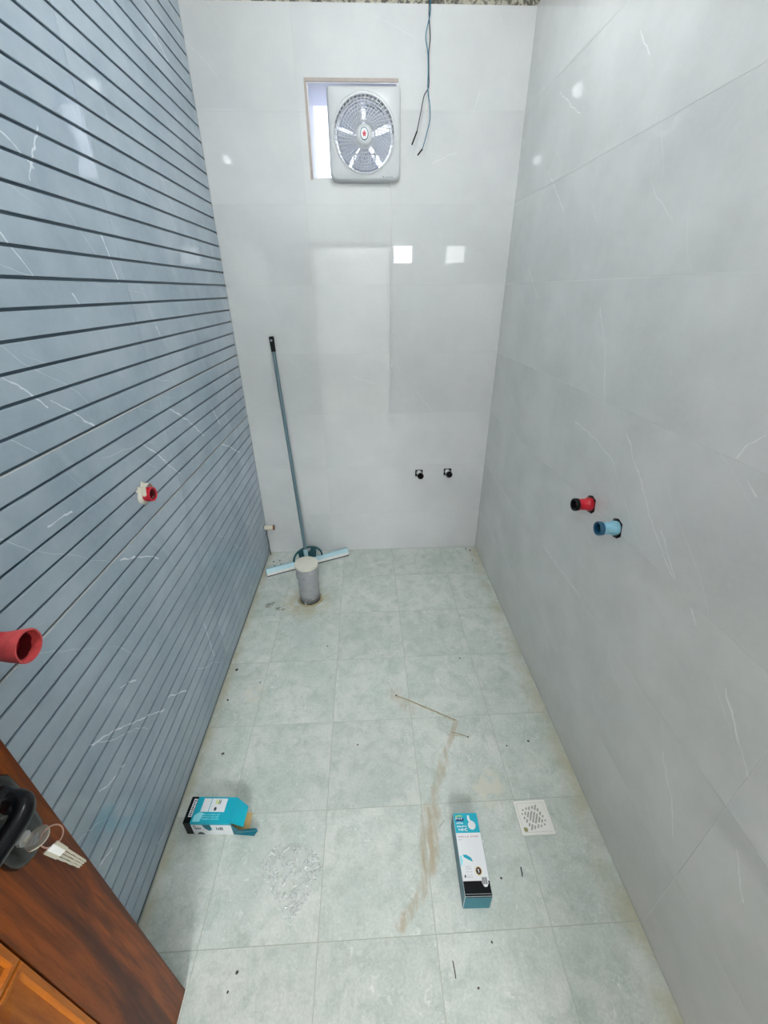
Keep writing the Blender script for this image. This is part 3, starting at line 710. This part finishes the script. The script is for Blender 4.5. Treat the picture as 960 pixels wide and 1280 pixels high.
# grate plate with true slots, cut from a fine raster
bm = bmesh.new(); NG = 64; sx = 2 * (hw - 0.009) / NG; sy = 2 * (hh - 0.009) / NG
slots = []
ROWS = [(-0.030, (0.004,)), ]
for r_i in range(-4, 5):
    c = r_i * 0.0088           # offset across the slots
    ext = 0.036 - abs(c) * 0.72
    if abs(r_i) <= 1: segs = [(-ext, -0.020), (-0.014, 0.014), (0.020, ext)] if r_i else [(-ext, -0.020), (-0.015, 0.015), (0.020, ext)]
    elif abs(r_i) == 2: segs = [(-ext, -0.013), (-0.008, 0.008), (0.013, ext)]
    elif abs(r_i) == 3: segs = [(-ext, -0.010), (-0.005, 0.005), (0.010, ext)]
    else: segs = [(-0.008, -0.003), (0.003, 0.008)]
    for s in segs: slots.append((c * 1.08, s[0] * 1.22, s[1] * 1.22))
dth = math.radians(62); dc, ds = math.cos(dth), math.sin(dth)
def slot(u, v):
    al = u * dc + v * ds; ac = -u * ds + v * dc
    for c, a, b in slots:
        if abs(ac - c) < 0.0029 and a <= al <= b: return True
    if (u + 0.040) ** 2 + (v + 0.036) ** 2 < 0.0072 ** 2: return True
    return False
keep = [[not slot(-hw + 0.009 + (i + .5) * sx, -hh + 0.009 + (j + .5) * sy) for j in range(NG)] for i in range(NG)]
V = {}
def gv(i, j, z):
    if (i, j, z) not in V: V[(i, j, z)] = bm.verts.new((-hw + 0.009 + i * sx, -hh + 0.009 + j * sy, z))
    return V[(i, j, z)]
zt, zb = 0.0022, 0.0015
for i in range(NG):
    for j in range(NG):
        if not keep[i][j]: continue
        bm.faces.new((gv(i, j, zt), gv(i + 1, j, zt), gv(i + 1, j + 1, zt), gv(i, j + 1, zt)))
        for di, dj, p, q in ((-1, 0, (i, j), (i, j + 1)), (1, 0, (i + 1, j), (i + 1, j + 1)), (0, -1, (i, j), (i + 1, j)), (0, 1, (i, j + 1), (i + 1, j + 1))):
            a, b = i + di, j + dj
            if not (0 <= a < NG and 0 <= b < NG) or not keep[a][b]: bm.faces.new((gv(*p, zt), gv(*q, zt), gv(*q, zb), gv(*p, zb)))
obj('grate', bm, M['drain_white'], t)
obj('sump', B(-hw + 0.007, hw - 0.007, -hh + 0.007, hh - 0.007, -0.009, -0.0075), M['hole'], t)  # its black colour stands for the shade below the slots
obj('screw', LA((-0.040, -0.036, 0.0), (0.1, 0.1, 1), [(0, 0.0066), (0.0022, 0.0064), (0.003, 0.004)], n=16), M['brass'], t, True)

# ------------------------------------------------------------------ bulb cartons on the floor
def marks(bm, fn, u0, u1, v0, v1, n, d, seed):
    """a row of small unreadable printed strokes"""
    r = random.Random(seed); st = (u1 - u0) / n
    for k in range(n):
        a = u0 + k * st; h0 = v0 + (v1 - v0) * r.choice((0, 0, 0.25)); h1 = v1 - (v1 - v0) * r.choice((0, 0, 0.3))
        prism(bm, [(a, h0), (a + st * r.uniform(0.4, 0.75), h0), (a + st * r.uniform(0.4, 0.75), h1), (a, h1)], fn, 0.0, d)
    return bm
CW, CL, CH = 0.081, 0.218, 0.082
t = thing('bulb_carton', 'closed teal, white and black bulb carton lying flat beside the floor drain', 'box', (1.003, 0.505, 0.0), math.radians(-1.6))
ct = obj('carton', B(-CW / 2, CW / 2, 0, CL, 0.0, CH), M['card_white'], t, bev=0.0012)
fT = lambda u, v, d: (u, v, CH + d)
fN = lambda u, v, d: (u, -d, v)
fW = lambda u, v, d: (-CW / 2 - d, u, v)
fE2 = lambda u, v, d: (CW / 2 + d, u, v)
h = CW / 2
obj('teal_end', PR(rrect(-h + .001, h - .001, 0.001, CH - 0.006, 0.001, 1), fN, 0.0, 0.0005), M['teal_deep'], ct)
obj('black_band', PR(rrect(-h + .0008, h - .0008, 0.0008, 0.036, 0.001, 1), fT, 0.0, 0.0004), M['card_black'], ct)
obj('black_edge', PR(rrect(-h + .0008, h - .0008, CH - 0.006, CH - 0.0004, 0.0005, 1), fN, 0.0, 0.0004), M['card_black'], ct)
obj('silver_line', PR(rrect(-h + .003, h - .003, 0.0050, 0.0062, 0.0002, 1), fT, 0.0004, 0.0007), M['ink_grey'], ct)
obj('teal_panel', PR(rrect(-h + .0008, h - .0008, CL * 0.735, CL - 0.0008, 0.001, 1), fT, 0.0, 0.0004), M['teal'], ct)
obj('teal_side', PR(rrect(0.001, CL - 0.001, 0.001, CH - 0.001, 0.001, 1), fW, 0.0, 0.0004), M['teal_deep'], ct)
obj('teal_side', PR(rrect(0.001, CL - 0.001, 0.001, CH - 0.001, 0.001, 1), fE2, 0.0, 0.0004), M['teal_deep'], ct)
# printed bulb picture (cap toward the far end), badge, shield, ribbon, printed rows
bp = [(0.006, 0.2105), (0.012, 0.2105), (0.0135, 0.197)] + [(0.0165 + 0.0125 * math.cos(a), 0.181 + 0.0125 * math.sin(a)) for a in [math.radians(70 - 18 * i) for i in range(18)]] + [(0.005, 0.197)]
obj('printed_bulb', PR(bp, fT, 0.0004, 0.0008), M['card_white'], ct)
bm = bmesh.new(); marks(bm, fT, -0.033, -0.010, 0.2065, 0.2115, 5, 0.0008, 1); obj('lime_print', bm, M['ink_lime'], ct)
obj('navy_print', PR(rrect(-0.034, -0.007, 0.194, 0.203, 0.001, 1), fT, 0.0004, 0.0007), M['ink_navy'], ct)
bm = bmesh.new(); marks(bm, fT, -0.034, -0.010, 0.1985, 0.2045, 4, 0.0010, 2); marks(bm, fT, -0.033, -0.010, 0.1855, 0.191, 6, 0.0008, 3); marks(bm, fT, -0.033, 0.0, 0.176, 0.1805, 9, 0.0008, 4); marks(bm, fT, -0.029, -0.004, 0.1655, 0.1725, 6, 0.0008, 5)
prism(bm, [(-0.0035 + 0.0055 * math.cos(a), 0.169 + 0.0045 * math.sin(a)) for a in [math.radians(40 + 280 * i / 12) for i in range(13)]] + [(-0.0035 + 0.0035 * math.cos(a), 0.169 + 0.0028 * math.sin(a)) for a in [math.radians(320 - 280 * i / 12) for i in range(13)]], fT, 0.0004, 0.0008)
obj('white_print', bm, M['card_white'], ct)
bm = bmesh.new(); marks(bm, fT, -0.034, 0.0, 0.1475, 0.1515, 8, 0.0005, 6); marks(bm, fT, 0.006, 0.032, 0.1475, 0.1515, 6, 0.0005, 7); obj('pink_print', bm, M['ink_pink'], ct)
bm = bmesh.new(); marks(bm, fT, -0.034, -0.022, 0.1405, 0.1425, 3, 0.0005, 8)
for zz in (0.0575, 0.065, 0.0705, 0.045, 0.0500): marks(bm, fT, -0.026, -0.007, zz, zz + 0.0012, 4, 0.0005, int(zz * 1e4))
obj('grey_print', bm, M['ink_grey'], ct)
rb = obj('teal_ribbon', PR([(-0.029, 0.101), (-0.018, 0.1015), (-0.004, 0.0935), (0.0, 0.083), (-0.014, 0.089), (-0.026, 0.0955)], fT, 0.0, 0.0006), M['teal'], ct)
obj('ribbon_tail', PR([(-0.0385, 0.098), (-0.033, 0.0995), (-0.031, 0.085), (-0.036, 0.073), (-0.0385, 0.073)], fT, 0.0, 0.0005), M['ink_light'], ct)
obj('badge', PR([(0.0125 + 0.0098 * math.cos(a), 0.0600 + 0.0110 * math.sin(a)) for a in [2 * PI * i / 24 for i in range(24)]], fT, 0.0, 0.0005), M['ink_gold'], ct)
obj('badge_core', PR([(0.0125 + 0.0078 * math.cos(a), 0.0600 + 0.0088 * math.sin(a)) for a in [2 * PI * i / 24 for i in range(24)]], fT, 0.0005, 0.0008), M['ink_brown'], ct)
bm = bmesh.new(); prism(bm, rrect(0.0112, 0.0140, 0.0555, 0.0645, 0.0005, 1), fT, 0.0008, 0.0011); prism(bm, [(0.0095, 0.0615), (0.0112, 0.0635), (0.0112, 0.0645), (0.009, 0.063)], fT, 0.0008, 0.0011); obj('badge_stroke', bm, M['card_white'], ct)
obj('shield', PR([(0.016, 0.047), (0.034, 0.047), (0.036, 0.030), (0.030, 0.0215), (0.022, 0.0215), (0.017, 0.030)], fT, 0.0004, 0.0008), M['card_white'], ct)
bm = bmesh.new()
for uu in (0.0195, 0.0235, 0.0275, 0.0315): prism(bm, rrect(uu - 0.0012, uu + 0.0012, 0.0275, 0.0445, 0.0004, 1), fT, 0.0008, 0.0010)
obj('shield_bars', bm, M['ink_dark'], ct)
obj('dark_dot', PR([(-0.0305 + 0.0022 * math.cos(a), 0.0475 + 0.0035 * math.sin(a)) for a in [2 * PI * i / 12 for i in range(12)]], fT, 0.0, 0.0005), M['ink_dark'], ct)

# torn carton by the left wall: local x along its length (closed black end at x = 0)
t = thing('bulb_carton', 'torn open teal bulb carton with black end lying against the left wall', 'box', (0.056, 0.745, 0.0), math.radians(-3.5))
OL, OW, OH = 0.163, 0.081, 0.072
bm = bmesh.new(); th = 0.0012
# hollow tube open at +x: four sides and the closed end
box(bm, 0, OL, 0, OW, 0, th); box(bm, 0, OL, 0, OW, OH - th, OH); box(bm, 0, OL, 0, th, th, OH - th); box(bm, 0, OL, OW - th, OW, th, OH - th); box(bm, 0, th, th, OW - th, th, OH - th)
ct = obj('carton', bm, M['card_brown'], t)
gT = lambda u, v, d: (u, v, OH + d)
gN = lambda u, v, d: (u, -d, v)
gE = lambda u, v, d: (-d, u, v)
obj('black_end', PR(rrect(0, OW, 0, OH, 0.001, 1), gE, 0.0, 0.0006), M['card_black'], ct)
obj('black_band', PR(rrect(0.0, 0.026, 0.0, OW, 0.0005, 1), gT, 0.0, 0.0005), M['card_black'], ct)
obj('black_band', PR(rrect(0.0, 0.024, 0.0, OH, 0.0005, 1), gN, 0.0, 0.0005), M['card_black'], ct)
obj('teal_top', PR(rrect(0.024, OL, 0.0, OW, 0.0005, 1), gT, 0.0, 0.0006), M['teal'], ct)
obj('white_label', PR([(0.010, 0.018), (0.0225, 0.018), (0.0225, 0.074), (0.010, 0.074)], gT, 0.0005, 0.0010), M['card_white'], ct)
bm = bmesh.new(); marks(bm, lambda u, v, d: gT(v, u, d), 0.021, 0.072, 0.0125, 0.020, 9, 0.0013, 21); obj('label_print', bm, M['ink_dark'], ct)
obj('white_panel', PR([(0.046, 0.034), (0.072, 0.034), (0.072, 0.076), (0.046, 0.076)], gT, 0.0006, 0.0010), M['card_white'], ct)
obj('white_panel', PR([(0.0745, 0.034), (0.128, 0.034), (0.128, 0.076), (0.0745, 0.076)], gT, 0.0006, 0.0010), M['card_white'], ct)
bm = bmesh.new(); marks(bm, gT, 0.090, 0.102, 0.058, 0.072, 3, 0.0013, 22); obj('lime_print', bm, M['ink_lime'], ct)
bm = bmesh.new(); marks(bm, gT, 0.100, 0.109, 0.058, 0.073, 3, 0.0014, 23); prism(bm, [(0.0945 + 0.0045 * math.cos(a), 0.043 + 0.006 * math.sin(a)) for a in [2 * PI * i / 14 for i in range(14)]], gT, 0.001, 0.0013); obj('dark_print', bm, M['ink_dark'], ct)
bm = bmesh.new()
for q_, vv in enumerate((0.010, 0.017, 0.024)): marks(bm, gT, 0.060, 0.118, vv, vv + 0.0035, 10, 0.0009, 30 + q_)
obj('pale_print', bm, M['ink_light'], ct)
obj('pale_sheen_patch', PR([(0.030, 0.004), (0.054, 0.004), (0.060, 0.030), (0.044, 0.033), (0.030, 0.022)], gT, 0.0006, 0.0008), M['ink_light'], ct)
obj('white_side', PR([(0.024, 0.0), (OL, 0.0), (OL, OH * 0.86), (0.024, OH * 0.86)], gN, 0.0, 0.0005), M['card_white'], ct)
obj('teal_side_strip', PR([(0.024, OH * 0.86), (OL, OH * 0.86), (OL, OH), (0.024, OH)], gN, 0.0, 0.0006), M['teal'], ct)
obj('teal_patch', PR([(0.062, OH * 0.86), (0.090, OH * 0.86), (0.092, OH * 0.45), (0.082, OH * 0.33), (0.070, OH * 0.5)], gN, 0.0005, 0.0009), M['teal_deep'], ct)
obj('dark_blot', PR([(0.036, 0.0), (0.062, 0.0), (0.058, OH * 0.15), (0.048, OH * 0.2), (0.040, OH * 0.13)], gN, 0.0005, 0.0009), M['ink_dark'], ct)
bm = bmesh.new(); marks(bm, gN, 0.108, 0.132, OH * 0.42, OH * 0.66, 4, 0.0009, 41); marks(bm, gN, 0.032, 0.056, OH * 0.45, OH * 0.6, 5, 0.0009, 42); marks(bm, gN, 0.030, 0.040, OH * 0.68, OH * 0.78, 2, 0.0009, 43); obj('side_print', bm, M['ink_dark'], ct)
# flaps: the top flap droops, the near flap sticks out along the floor
bm = bmesh.new()
tp = [(OL, 0.002, OH), (OL, OW - 0.002, OH), (OL + 0.038, OW - 0.018, OH - 0.022), (OL + 0.036, 0.004, OH - 0.030)]
A_ = [bm.verts.new(p) for p in tp]; C_ = [bm.verts.new((p[0] - 0.0008, p[1], p[2] - 0.0014)) for p in tp]
bm.faces.new(A_); bm.faces.new(C_[::-1])
for i in range(4): bm.faces.new((A_[i], C_[i], C_[(i + 1) % 4], A_[(i + 1) % 4]))
obj('top_flap', bm, M['teal'], ct)
bm = bmesh.new()
pl = [(OL - 0.002, 0.0, 0.001), (OL - 0.002, 0.0, OH - 0.004), (OL + 0.022, -0.004, OH * 0.52), (OL + 0.052, -0.004, OH * 0.50), (OL + 0.078, 0.006, OH * 0.42), (OL + 0.082, 0.004, 0.018), (OL + 0.070, -0.004, 0.002)]
A_ = [bm.verts.new((p[0], p[1] - 0.0008, p[2])) for p in pl]; C_ = [bm.verts.new((p[0], p[1] + 0.0008, p[2])) for p in pl]
bm.faces.new(A_); bm.faces.new(C_[::-1])
for i in range(len(pl)): bm.faces.new((A_[i], C_[i], C_[(i + 1) % len(pl)], A_[(i + 1) % len(pl)]))
nf = obj('side_flap', bm, M['teal_deep'], ct)
bm = bmesh.new(); marks(bm, lambda u, v, d: (u, -0.0058 - d * 0, v), OL + 0.006, OL + 0.045, 0.012, 0.020, 6, 0.0004, 51)
bm.free()
bm = bmesh.new()
pl = [(OL + 0.004, 0.010, 0.004), (OL + 0.050, 0.014, 0.010), (OL + 0.046, 0.060, 0.014), (OL + 0.004, 0.070, 0.004)]
A_ = [bm.verts.new(p) for p in pl]; C_ = [bm.verts.new((p[0], p[1], p[2] - 0.0014)) for p in pl]
bm.faces.new(A_); bm.faces.new(C_[::-1])
for i in range(4): bm.faces.new((A_[i], C_[i], C_[(i + 1) % 4], A_[(i + 1) % 4]))
obj('inner_flap', bm, M['card_brown'], ct)

# ------------------------------------------------------------------ crumpled clear film on the floor
def inside(p, poly):
    c = False; n = len(poly)
    for i in range(n):
        (x1, y1), (x2, y2) = poly[i], poly[(i + 1) % n]
        if (y1 > p[1]) != (y2 > p[1]) and p[0] < (x2 - x1) * (p[1] - y1) / (y2 - y1) + x1: c = not c
    return c
FP = [(0.322, 0.650), (0.372, 0.694), (0.436, 0.700), (0.500, 0.672), (0.532, 0.630), (0.505, 0.575), (0.470, 0.520), (0.448, 0.488), (0.415, 0.520), (0.372, 0.580), (0.338, 0.612)]
bm = bmesh.new(); V = {}; st = 0.004
def fvtx(i, j):
    if (i, j) not in V:
        x, y = 0.30 + i * st, 0.47 + j * st
        p = Vector((x, y, 0))
        hh_ = abs(noise.noise(p * 45)) * 0.010 + abs(noise.noise(p * 120 + Vector((5, 1, 2)))) * 0.006
        V[(i, j)] = bm.verts.new((x + noise.noise(p * 80) * 0.002, y + noise.noise(p * 80 + Vector((9, 0, 0))) * 0.002, 0.0008 + hh_))
    return V[(i, j)]
for i in range(62):
    for j in range(60):
        if inside((0.30 + (i + .5) * st, 0.47 + (j + .5) * st), FP): bm.faces.new((fvtx(i, j), fvtx(i + 1, j), fvtx(i + 1, j + 1), fvtx(i, j + 1)))
tag(obj('plastic_film', bm, M['film']), 'crumpled sheet of clear plastic film lying on the floor tiles', 'plastic film')

# ------------------------------------------------------------------ small debris
def sliver(name, x, y, ln_, ang, r, mat, lab, cat, grp=None, h=None):
    d = Vector((math.cos(ang), math.sin(ang), 0)) * ln_ / 2
    pts = [(-d.x, -d.y, r), (-d.x * .3 + d.y * .04, -d.y * .3 - d.x * .04, r * 1.1), (d.x * .4, d.y * .4, r), (d.x, d.y, r)]
    o = obj(name, TU(catmull(pts, 3), r, n=6), mat); o.location = (x, y, 0.0); return tag(o, lab, cat, grp)
sliver('nail', 0.937, 0.731, 0.030, 0.75, 0.0011, M['steel'], 'small nail on the floor by the far end of the closed carton', 'nail')
sliver('screw', 1.170, 0.585, 0.024, 1.45, 0.0020, M['ink_dark'], 'short dark screw on the floor between closed carton and drain', 'screw')
sliver('nail', 0.912, 0.382, 0.034, 1.62, 0.0013, M['debris'], 'thin dark nail on the floor in front of the closed carton', 'nail')
tag(obj('straw', TU(catmull([(0.822, 1.250, 0.003), (0.90, 1.208, 0.004), (0.99, 1.158, 0.003), (1.063, 1.118, 0.003)], 5), 0.0015, n=6), M['twig']), 'long thin brown straw lying across the floor stain', 'straw')
tag(obj('straw', TU(catmull([(1.035, 1.062, 0.003), (1.06, 1.056, 0.004), (1.098, 1.040, 0.003)], 4), 0.0013, n=6), M['twig']), 'short brown straw lying beside the floor stain', 'straw')
chips = [(0.815, 1.255, .007), (1.100, 1.040, .006), (1.10, 0.572, .006), (0.038, 1.44, .012), (0.043, 1.27, .009), (0.095, 1.02, .010), (0.475, 1.57, .006), (1.153, 1.455, .007), (1.25, 0.995, .006), (1.345, 1.01, .008), (0.17, 1.36, .006), (1.43, 2.42, .012), (1.405, 2.445, .009),
         (1.42, 2.30, .008), (0.045, 2.36, .010), (0.085, 2.37, .009), (0.06, 2.31, .010), (0.10, 2.33, .008), (0.30, 0.37, .005), (0.64, 1.03, .006), (0.315, 0.405, .007), (1.03, 0.43, .005), (0.97, 0.345, .005)]
cm = None
for k, (x, y, r) in enumerate(chips):
    if cm is None:
        bm = bmesh.new(); bmesh.ops.create_icosphere(bm, subdivisions=2, radius=1.0)
        for v in bm.verts: v.co *= 1 + 0.35 * noise.noise(v.co * 2.2); v.co.z *= 0.55
        o = obj('cement_chip', bm, M['debris']); cm = o.data
    else: o = link('cement_chip', cm, None)
    r *= 0.62; o.scale = (r, r * 0.8, r * 0.8); o.rotation_euler = (0, 0, k * 1.3); o.location = (x, y, r * 0.36)
    lab = ('dark crumb on the floor in the corner under the ivory pipe stub' if x < 0.12 and y > 2 else
           'dark crumb on the floor along the foot of the blue-grey wall' if x < 0.12 else
           'dark crumb on the floor in the corner at the far foot of the right wall' if x > 1.3 and y > 2 else
           'dark crumb on the floor at the tip of a straw' if (x, y) in ((0.815, 1.255), (1.100, 1.040)) else
           'dark crumb on the floor between the door and the plastic film' if x < 0.4 and y < 0.5 else
           'dark crumb on the floor in front of the closed carton' if y < 0.5 else
           'dark crumb on the floor right beside the closed carton' if y < 0.6 else
           'dark crumb on the open floor tiles beyond the drain')
    tag(o, lab, 'crumb', 'dark crumbs scattered on the floor')

# ------------------------------------------------------------------ open door at the left
DX, DY0, DY1, DH = 0.187, -0.47, 0.379, 2.05
d = struct(obj('door_1', B(DX - 0.040, DX - 0.006, DY0, DY1, 0.006, DH), M['wood']), 'brown wooden panel door standing open at the left', 'door')
for (y0, y1, z0, z1, mm) in ((DY1 - 0.138, DY1, 0.006, DH, 'wood'), (DY0, DY0 + 0.138, 0.006, DH, 'wood')):
    obj('stile', B(DX - 0.008, DX, y0, y1, z0, z1), M[mm], d, bev=0.0012)
pan = [(DY0 + 0.138, DY1 - 0.138)]
for (z0, z1) in ((0.006, 0.145), (DH - 0.13, DH)):
    obj('rail', B(DX - 0.008, DX - 0.0002, pan[0][0], pan[0][1], z0, z1), M['wood_rail'], d, bev=0.0012)
def raised(z0, z1):
    y0, y1 = pan[0]; bm = bmesh.new()
    lv = [(0.0, DX - 0.007), (0.004, DX + 0.003), (0.012, DX + 0.003), (0.016, DX - 0.004), (0.050, DX - 0.001), (0.050, DX - 0.001)]
    rings = [[bm.verts.new((x, a, b)) for a, b in ((y0 + k, z0 + k), (y1 - k, z0 + k), (y1 - k, z1 - k), (y0 + k, z1 - k))] for k, x in lv[:5]]
    for A, Bq in zip(rings, rings[1:]):
        for i in range(4): bm.faces.new((A[i], A[(i + 1) % 4], Bq[(i + 1) % 4], Bq[i]))
    bm.faces.new(rings[-1])
    obj('panel', bm, M['wood_lit'], d)
raised(0.146, 0.792); raised(0.794, DH - 0.131)
# handle plate, lever and lock cylinder
hp = bpy.data.objects.new('door_handle', None); COL.objects.link(hp); hp.parent = d; hp.location = (DX, 0.322, 1.0)
fD = lambda u, v, dd: (dd, u, v)
out = []
for (v, w_) in ((-0.096, 0.006), (-0.092, 0.018), (-0.082, 0.0275), (-0.065, 0.0320), (-0.030, 0.0345), (0.020, 0.0355), (0.050, 0.0330), (0.066, 0.024), (0.078, 0.019), (0.100, 0.022), (0.118, 0.021), (0.130, 0.012), (0.134, 0.004)): out.append((w_, v))
bm = bmesh.new()
layers = []
for (dd, k) in ((0.0, 1.0), (0.008, 1.0), (0.0125, 0.90), (0.0145, 0.70)):
    ring = [bm.verts.new(fD(u * k, v * (1 - (1 - k) * 0.25), dd)) for u, v in out] + [bm.verts.new(fD(-u * k, v * (1 - (1 - k) * 0.25), dd)) for u, v in reversed(out)]
    layers.append(ring)
N = len(layers[0])
for A, Bq in zip(layers, layers[1:]):
    for i in range(N): bm.faces.new((A[i], A[(i + 1) % N], Bq[(i + 1) % N], Bq[i]))
bm.faces.new(layers[-1])
obj('plate', bm, M['black_gloss'], hp, True)
lev = [(0.012, 0.0, 0.040), (0.034, 0.002, 0.040), (0.050, -0.004, 0.040), (0.058, -0.022, 0.040), (0.058, -0.060, 0.040), (0.055, -0.105, 0.038), (0.050, -0.135, 0.036)]
pts = catmull(lev, 5); rad = [0.0165 - 0.0055 * min(1, i / (len(pts) - 1) * 1.2) + (0.004 if i < 4 else 0) for i in range(len(pts))]
obj('lever', TU(pts, rad, n=16), M['black_gloss'], hp, True)
obj('lock_cylinder', LA((0.010, -0.005, -0.043), (1, 0, 0), [(0, 0.010), (0.010, 0.010), (0.011, 0.008)], n=24), M['steel'], hp, True)
obj('latch_plate', B(DX - 0.034, DX - 0.012, DY1 - 0.001, DY1 + 0.002, 0.90, 1.12), M['brass'], d)
obj('latch_bolt', LA((DX - 0.022, DY1, 1.108), (0, 1, 0), [(0, 0.010), (0.012, 0.010), (0.014, 0.006)], n=12), M['brass'], d, True)

# ------------------------------------------------------------------ key in the lock with a bunch on its ring
KX, KY, KZ = DX + 0.008, 0.317, 0.957
t = thing('key_bunch', 'nickel key in the door lock with small keys hanging from its ring', 'keys', (KX, KY, KZ))
k1 = obj('lock_key', B(-0.004, 0.020, -0.0042, 0.0042, -0.001, 0.001), M['nickel'], t)
obj('bow', PR([(0.0290 + 0.0135 * math.cos(a) * (1 + .10 * math.cos(2 * a)), 0.0165 * math.sin(a)) for a in [2 * PI * i / 28 for i in range(28)]], lambda u, v, dd: (u, v, dd), -0.0013, 0.0013), M['nickel'], k1, bev=0.0004)
bm = bmesh.new()
for q_ in range(3): prism(bm, rrect(0.024 + q_ * 0.004, 0.0255 + q_ * 0.004, -0.009, 0.006 - q_ * 0.002, 0.0005, 1), lambda u, v, dd: (u, v, dd), 0.0013, 0.0016)
obj('stamped_mark', bm, M['ink_grey'], k1)
rc = Vector((0.0445, 0.004, -0.006)); rn = Vector((0.75, -0.35, 0.55)).normalized(); _, ru, rw = frame_axes(rn)
obj('ring', TU([rc + (ru * math.cos(2 * PI * i / 36) + rw * math.sin(2 * PI * i / 36)) * 0.0135 for i in range(36)], 0.0010, n=6, closed=True), M['copper'], t, True)
for q_ in range(4):
    off = Vector((0.0470 + 0.0026 * (q_ - 1.5), -0.006 + 0.0038 * (q_ - 1.5), -0.017))
    kk = bpy.data.objects.new('small_key', None); COL.objects.link(kk); kk.parent = t; kk.location = off; kk.rotation_euler = (0.0, -0.17 + 0.02 * (q_ - 1.5), 0.97)
    obj('key_bow', PR(rrect(-0.0024, 0.0024, -0.026, 0.004, 0.001, 3), lambda u, v, dd: (u, dd, v), -0.0009, 0.0009), M['white_plastic'] if q_ in (1, 2) else M['nickel'], kk)
    obj('key_blade', PR([(-0.0015, -0.020), (0.0015, -0.020), (0.0015, -0.080), (0.0, -0.084), (-0.0013, -0.080), (-0.0009, -0.068), (-0.0015, -0.058), (-0.0009, -0.048), (-0.0015, -0.04)], lambda u, v, dd: (u, dd, v), -0.0008, 0.0008), M['nickel'], kk)

for o in bpy.data.objects:      # unreadable print strokes, too small to pick apart
    if o.name.split('.')[0] in ('grey_print', 'side_print', 'white_print', 'pink_print', 'lime_print', 'label_print', 'pale_print', 'dark_print', 'printed_line', 'stamped_mark'):
        o['kind'] = 'stuff'
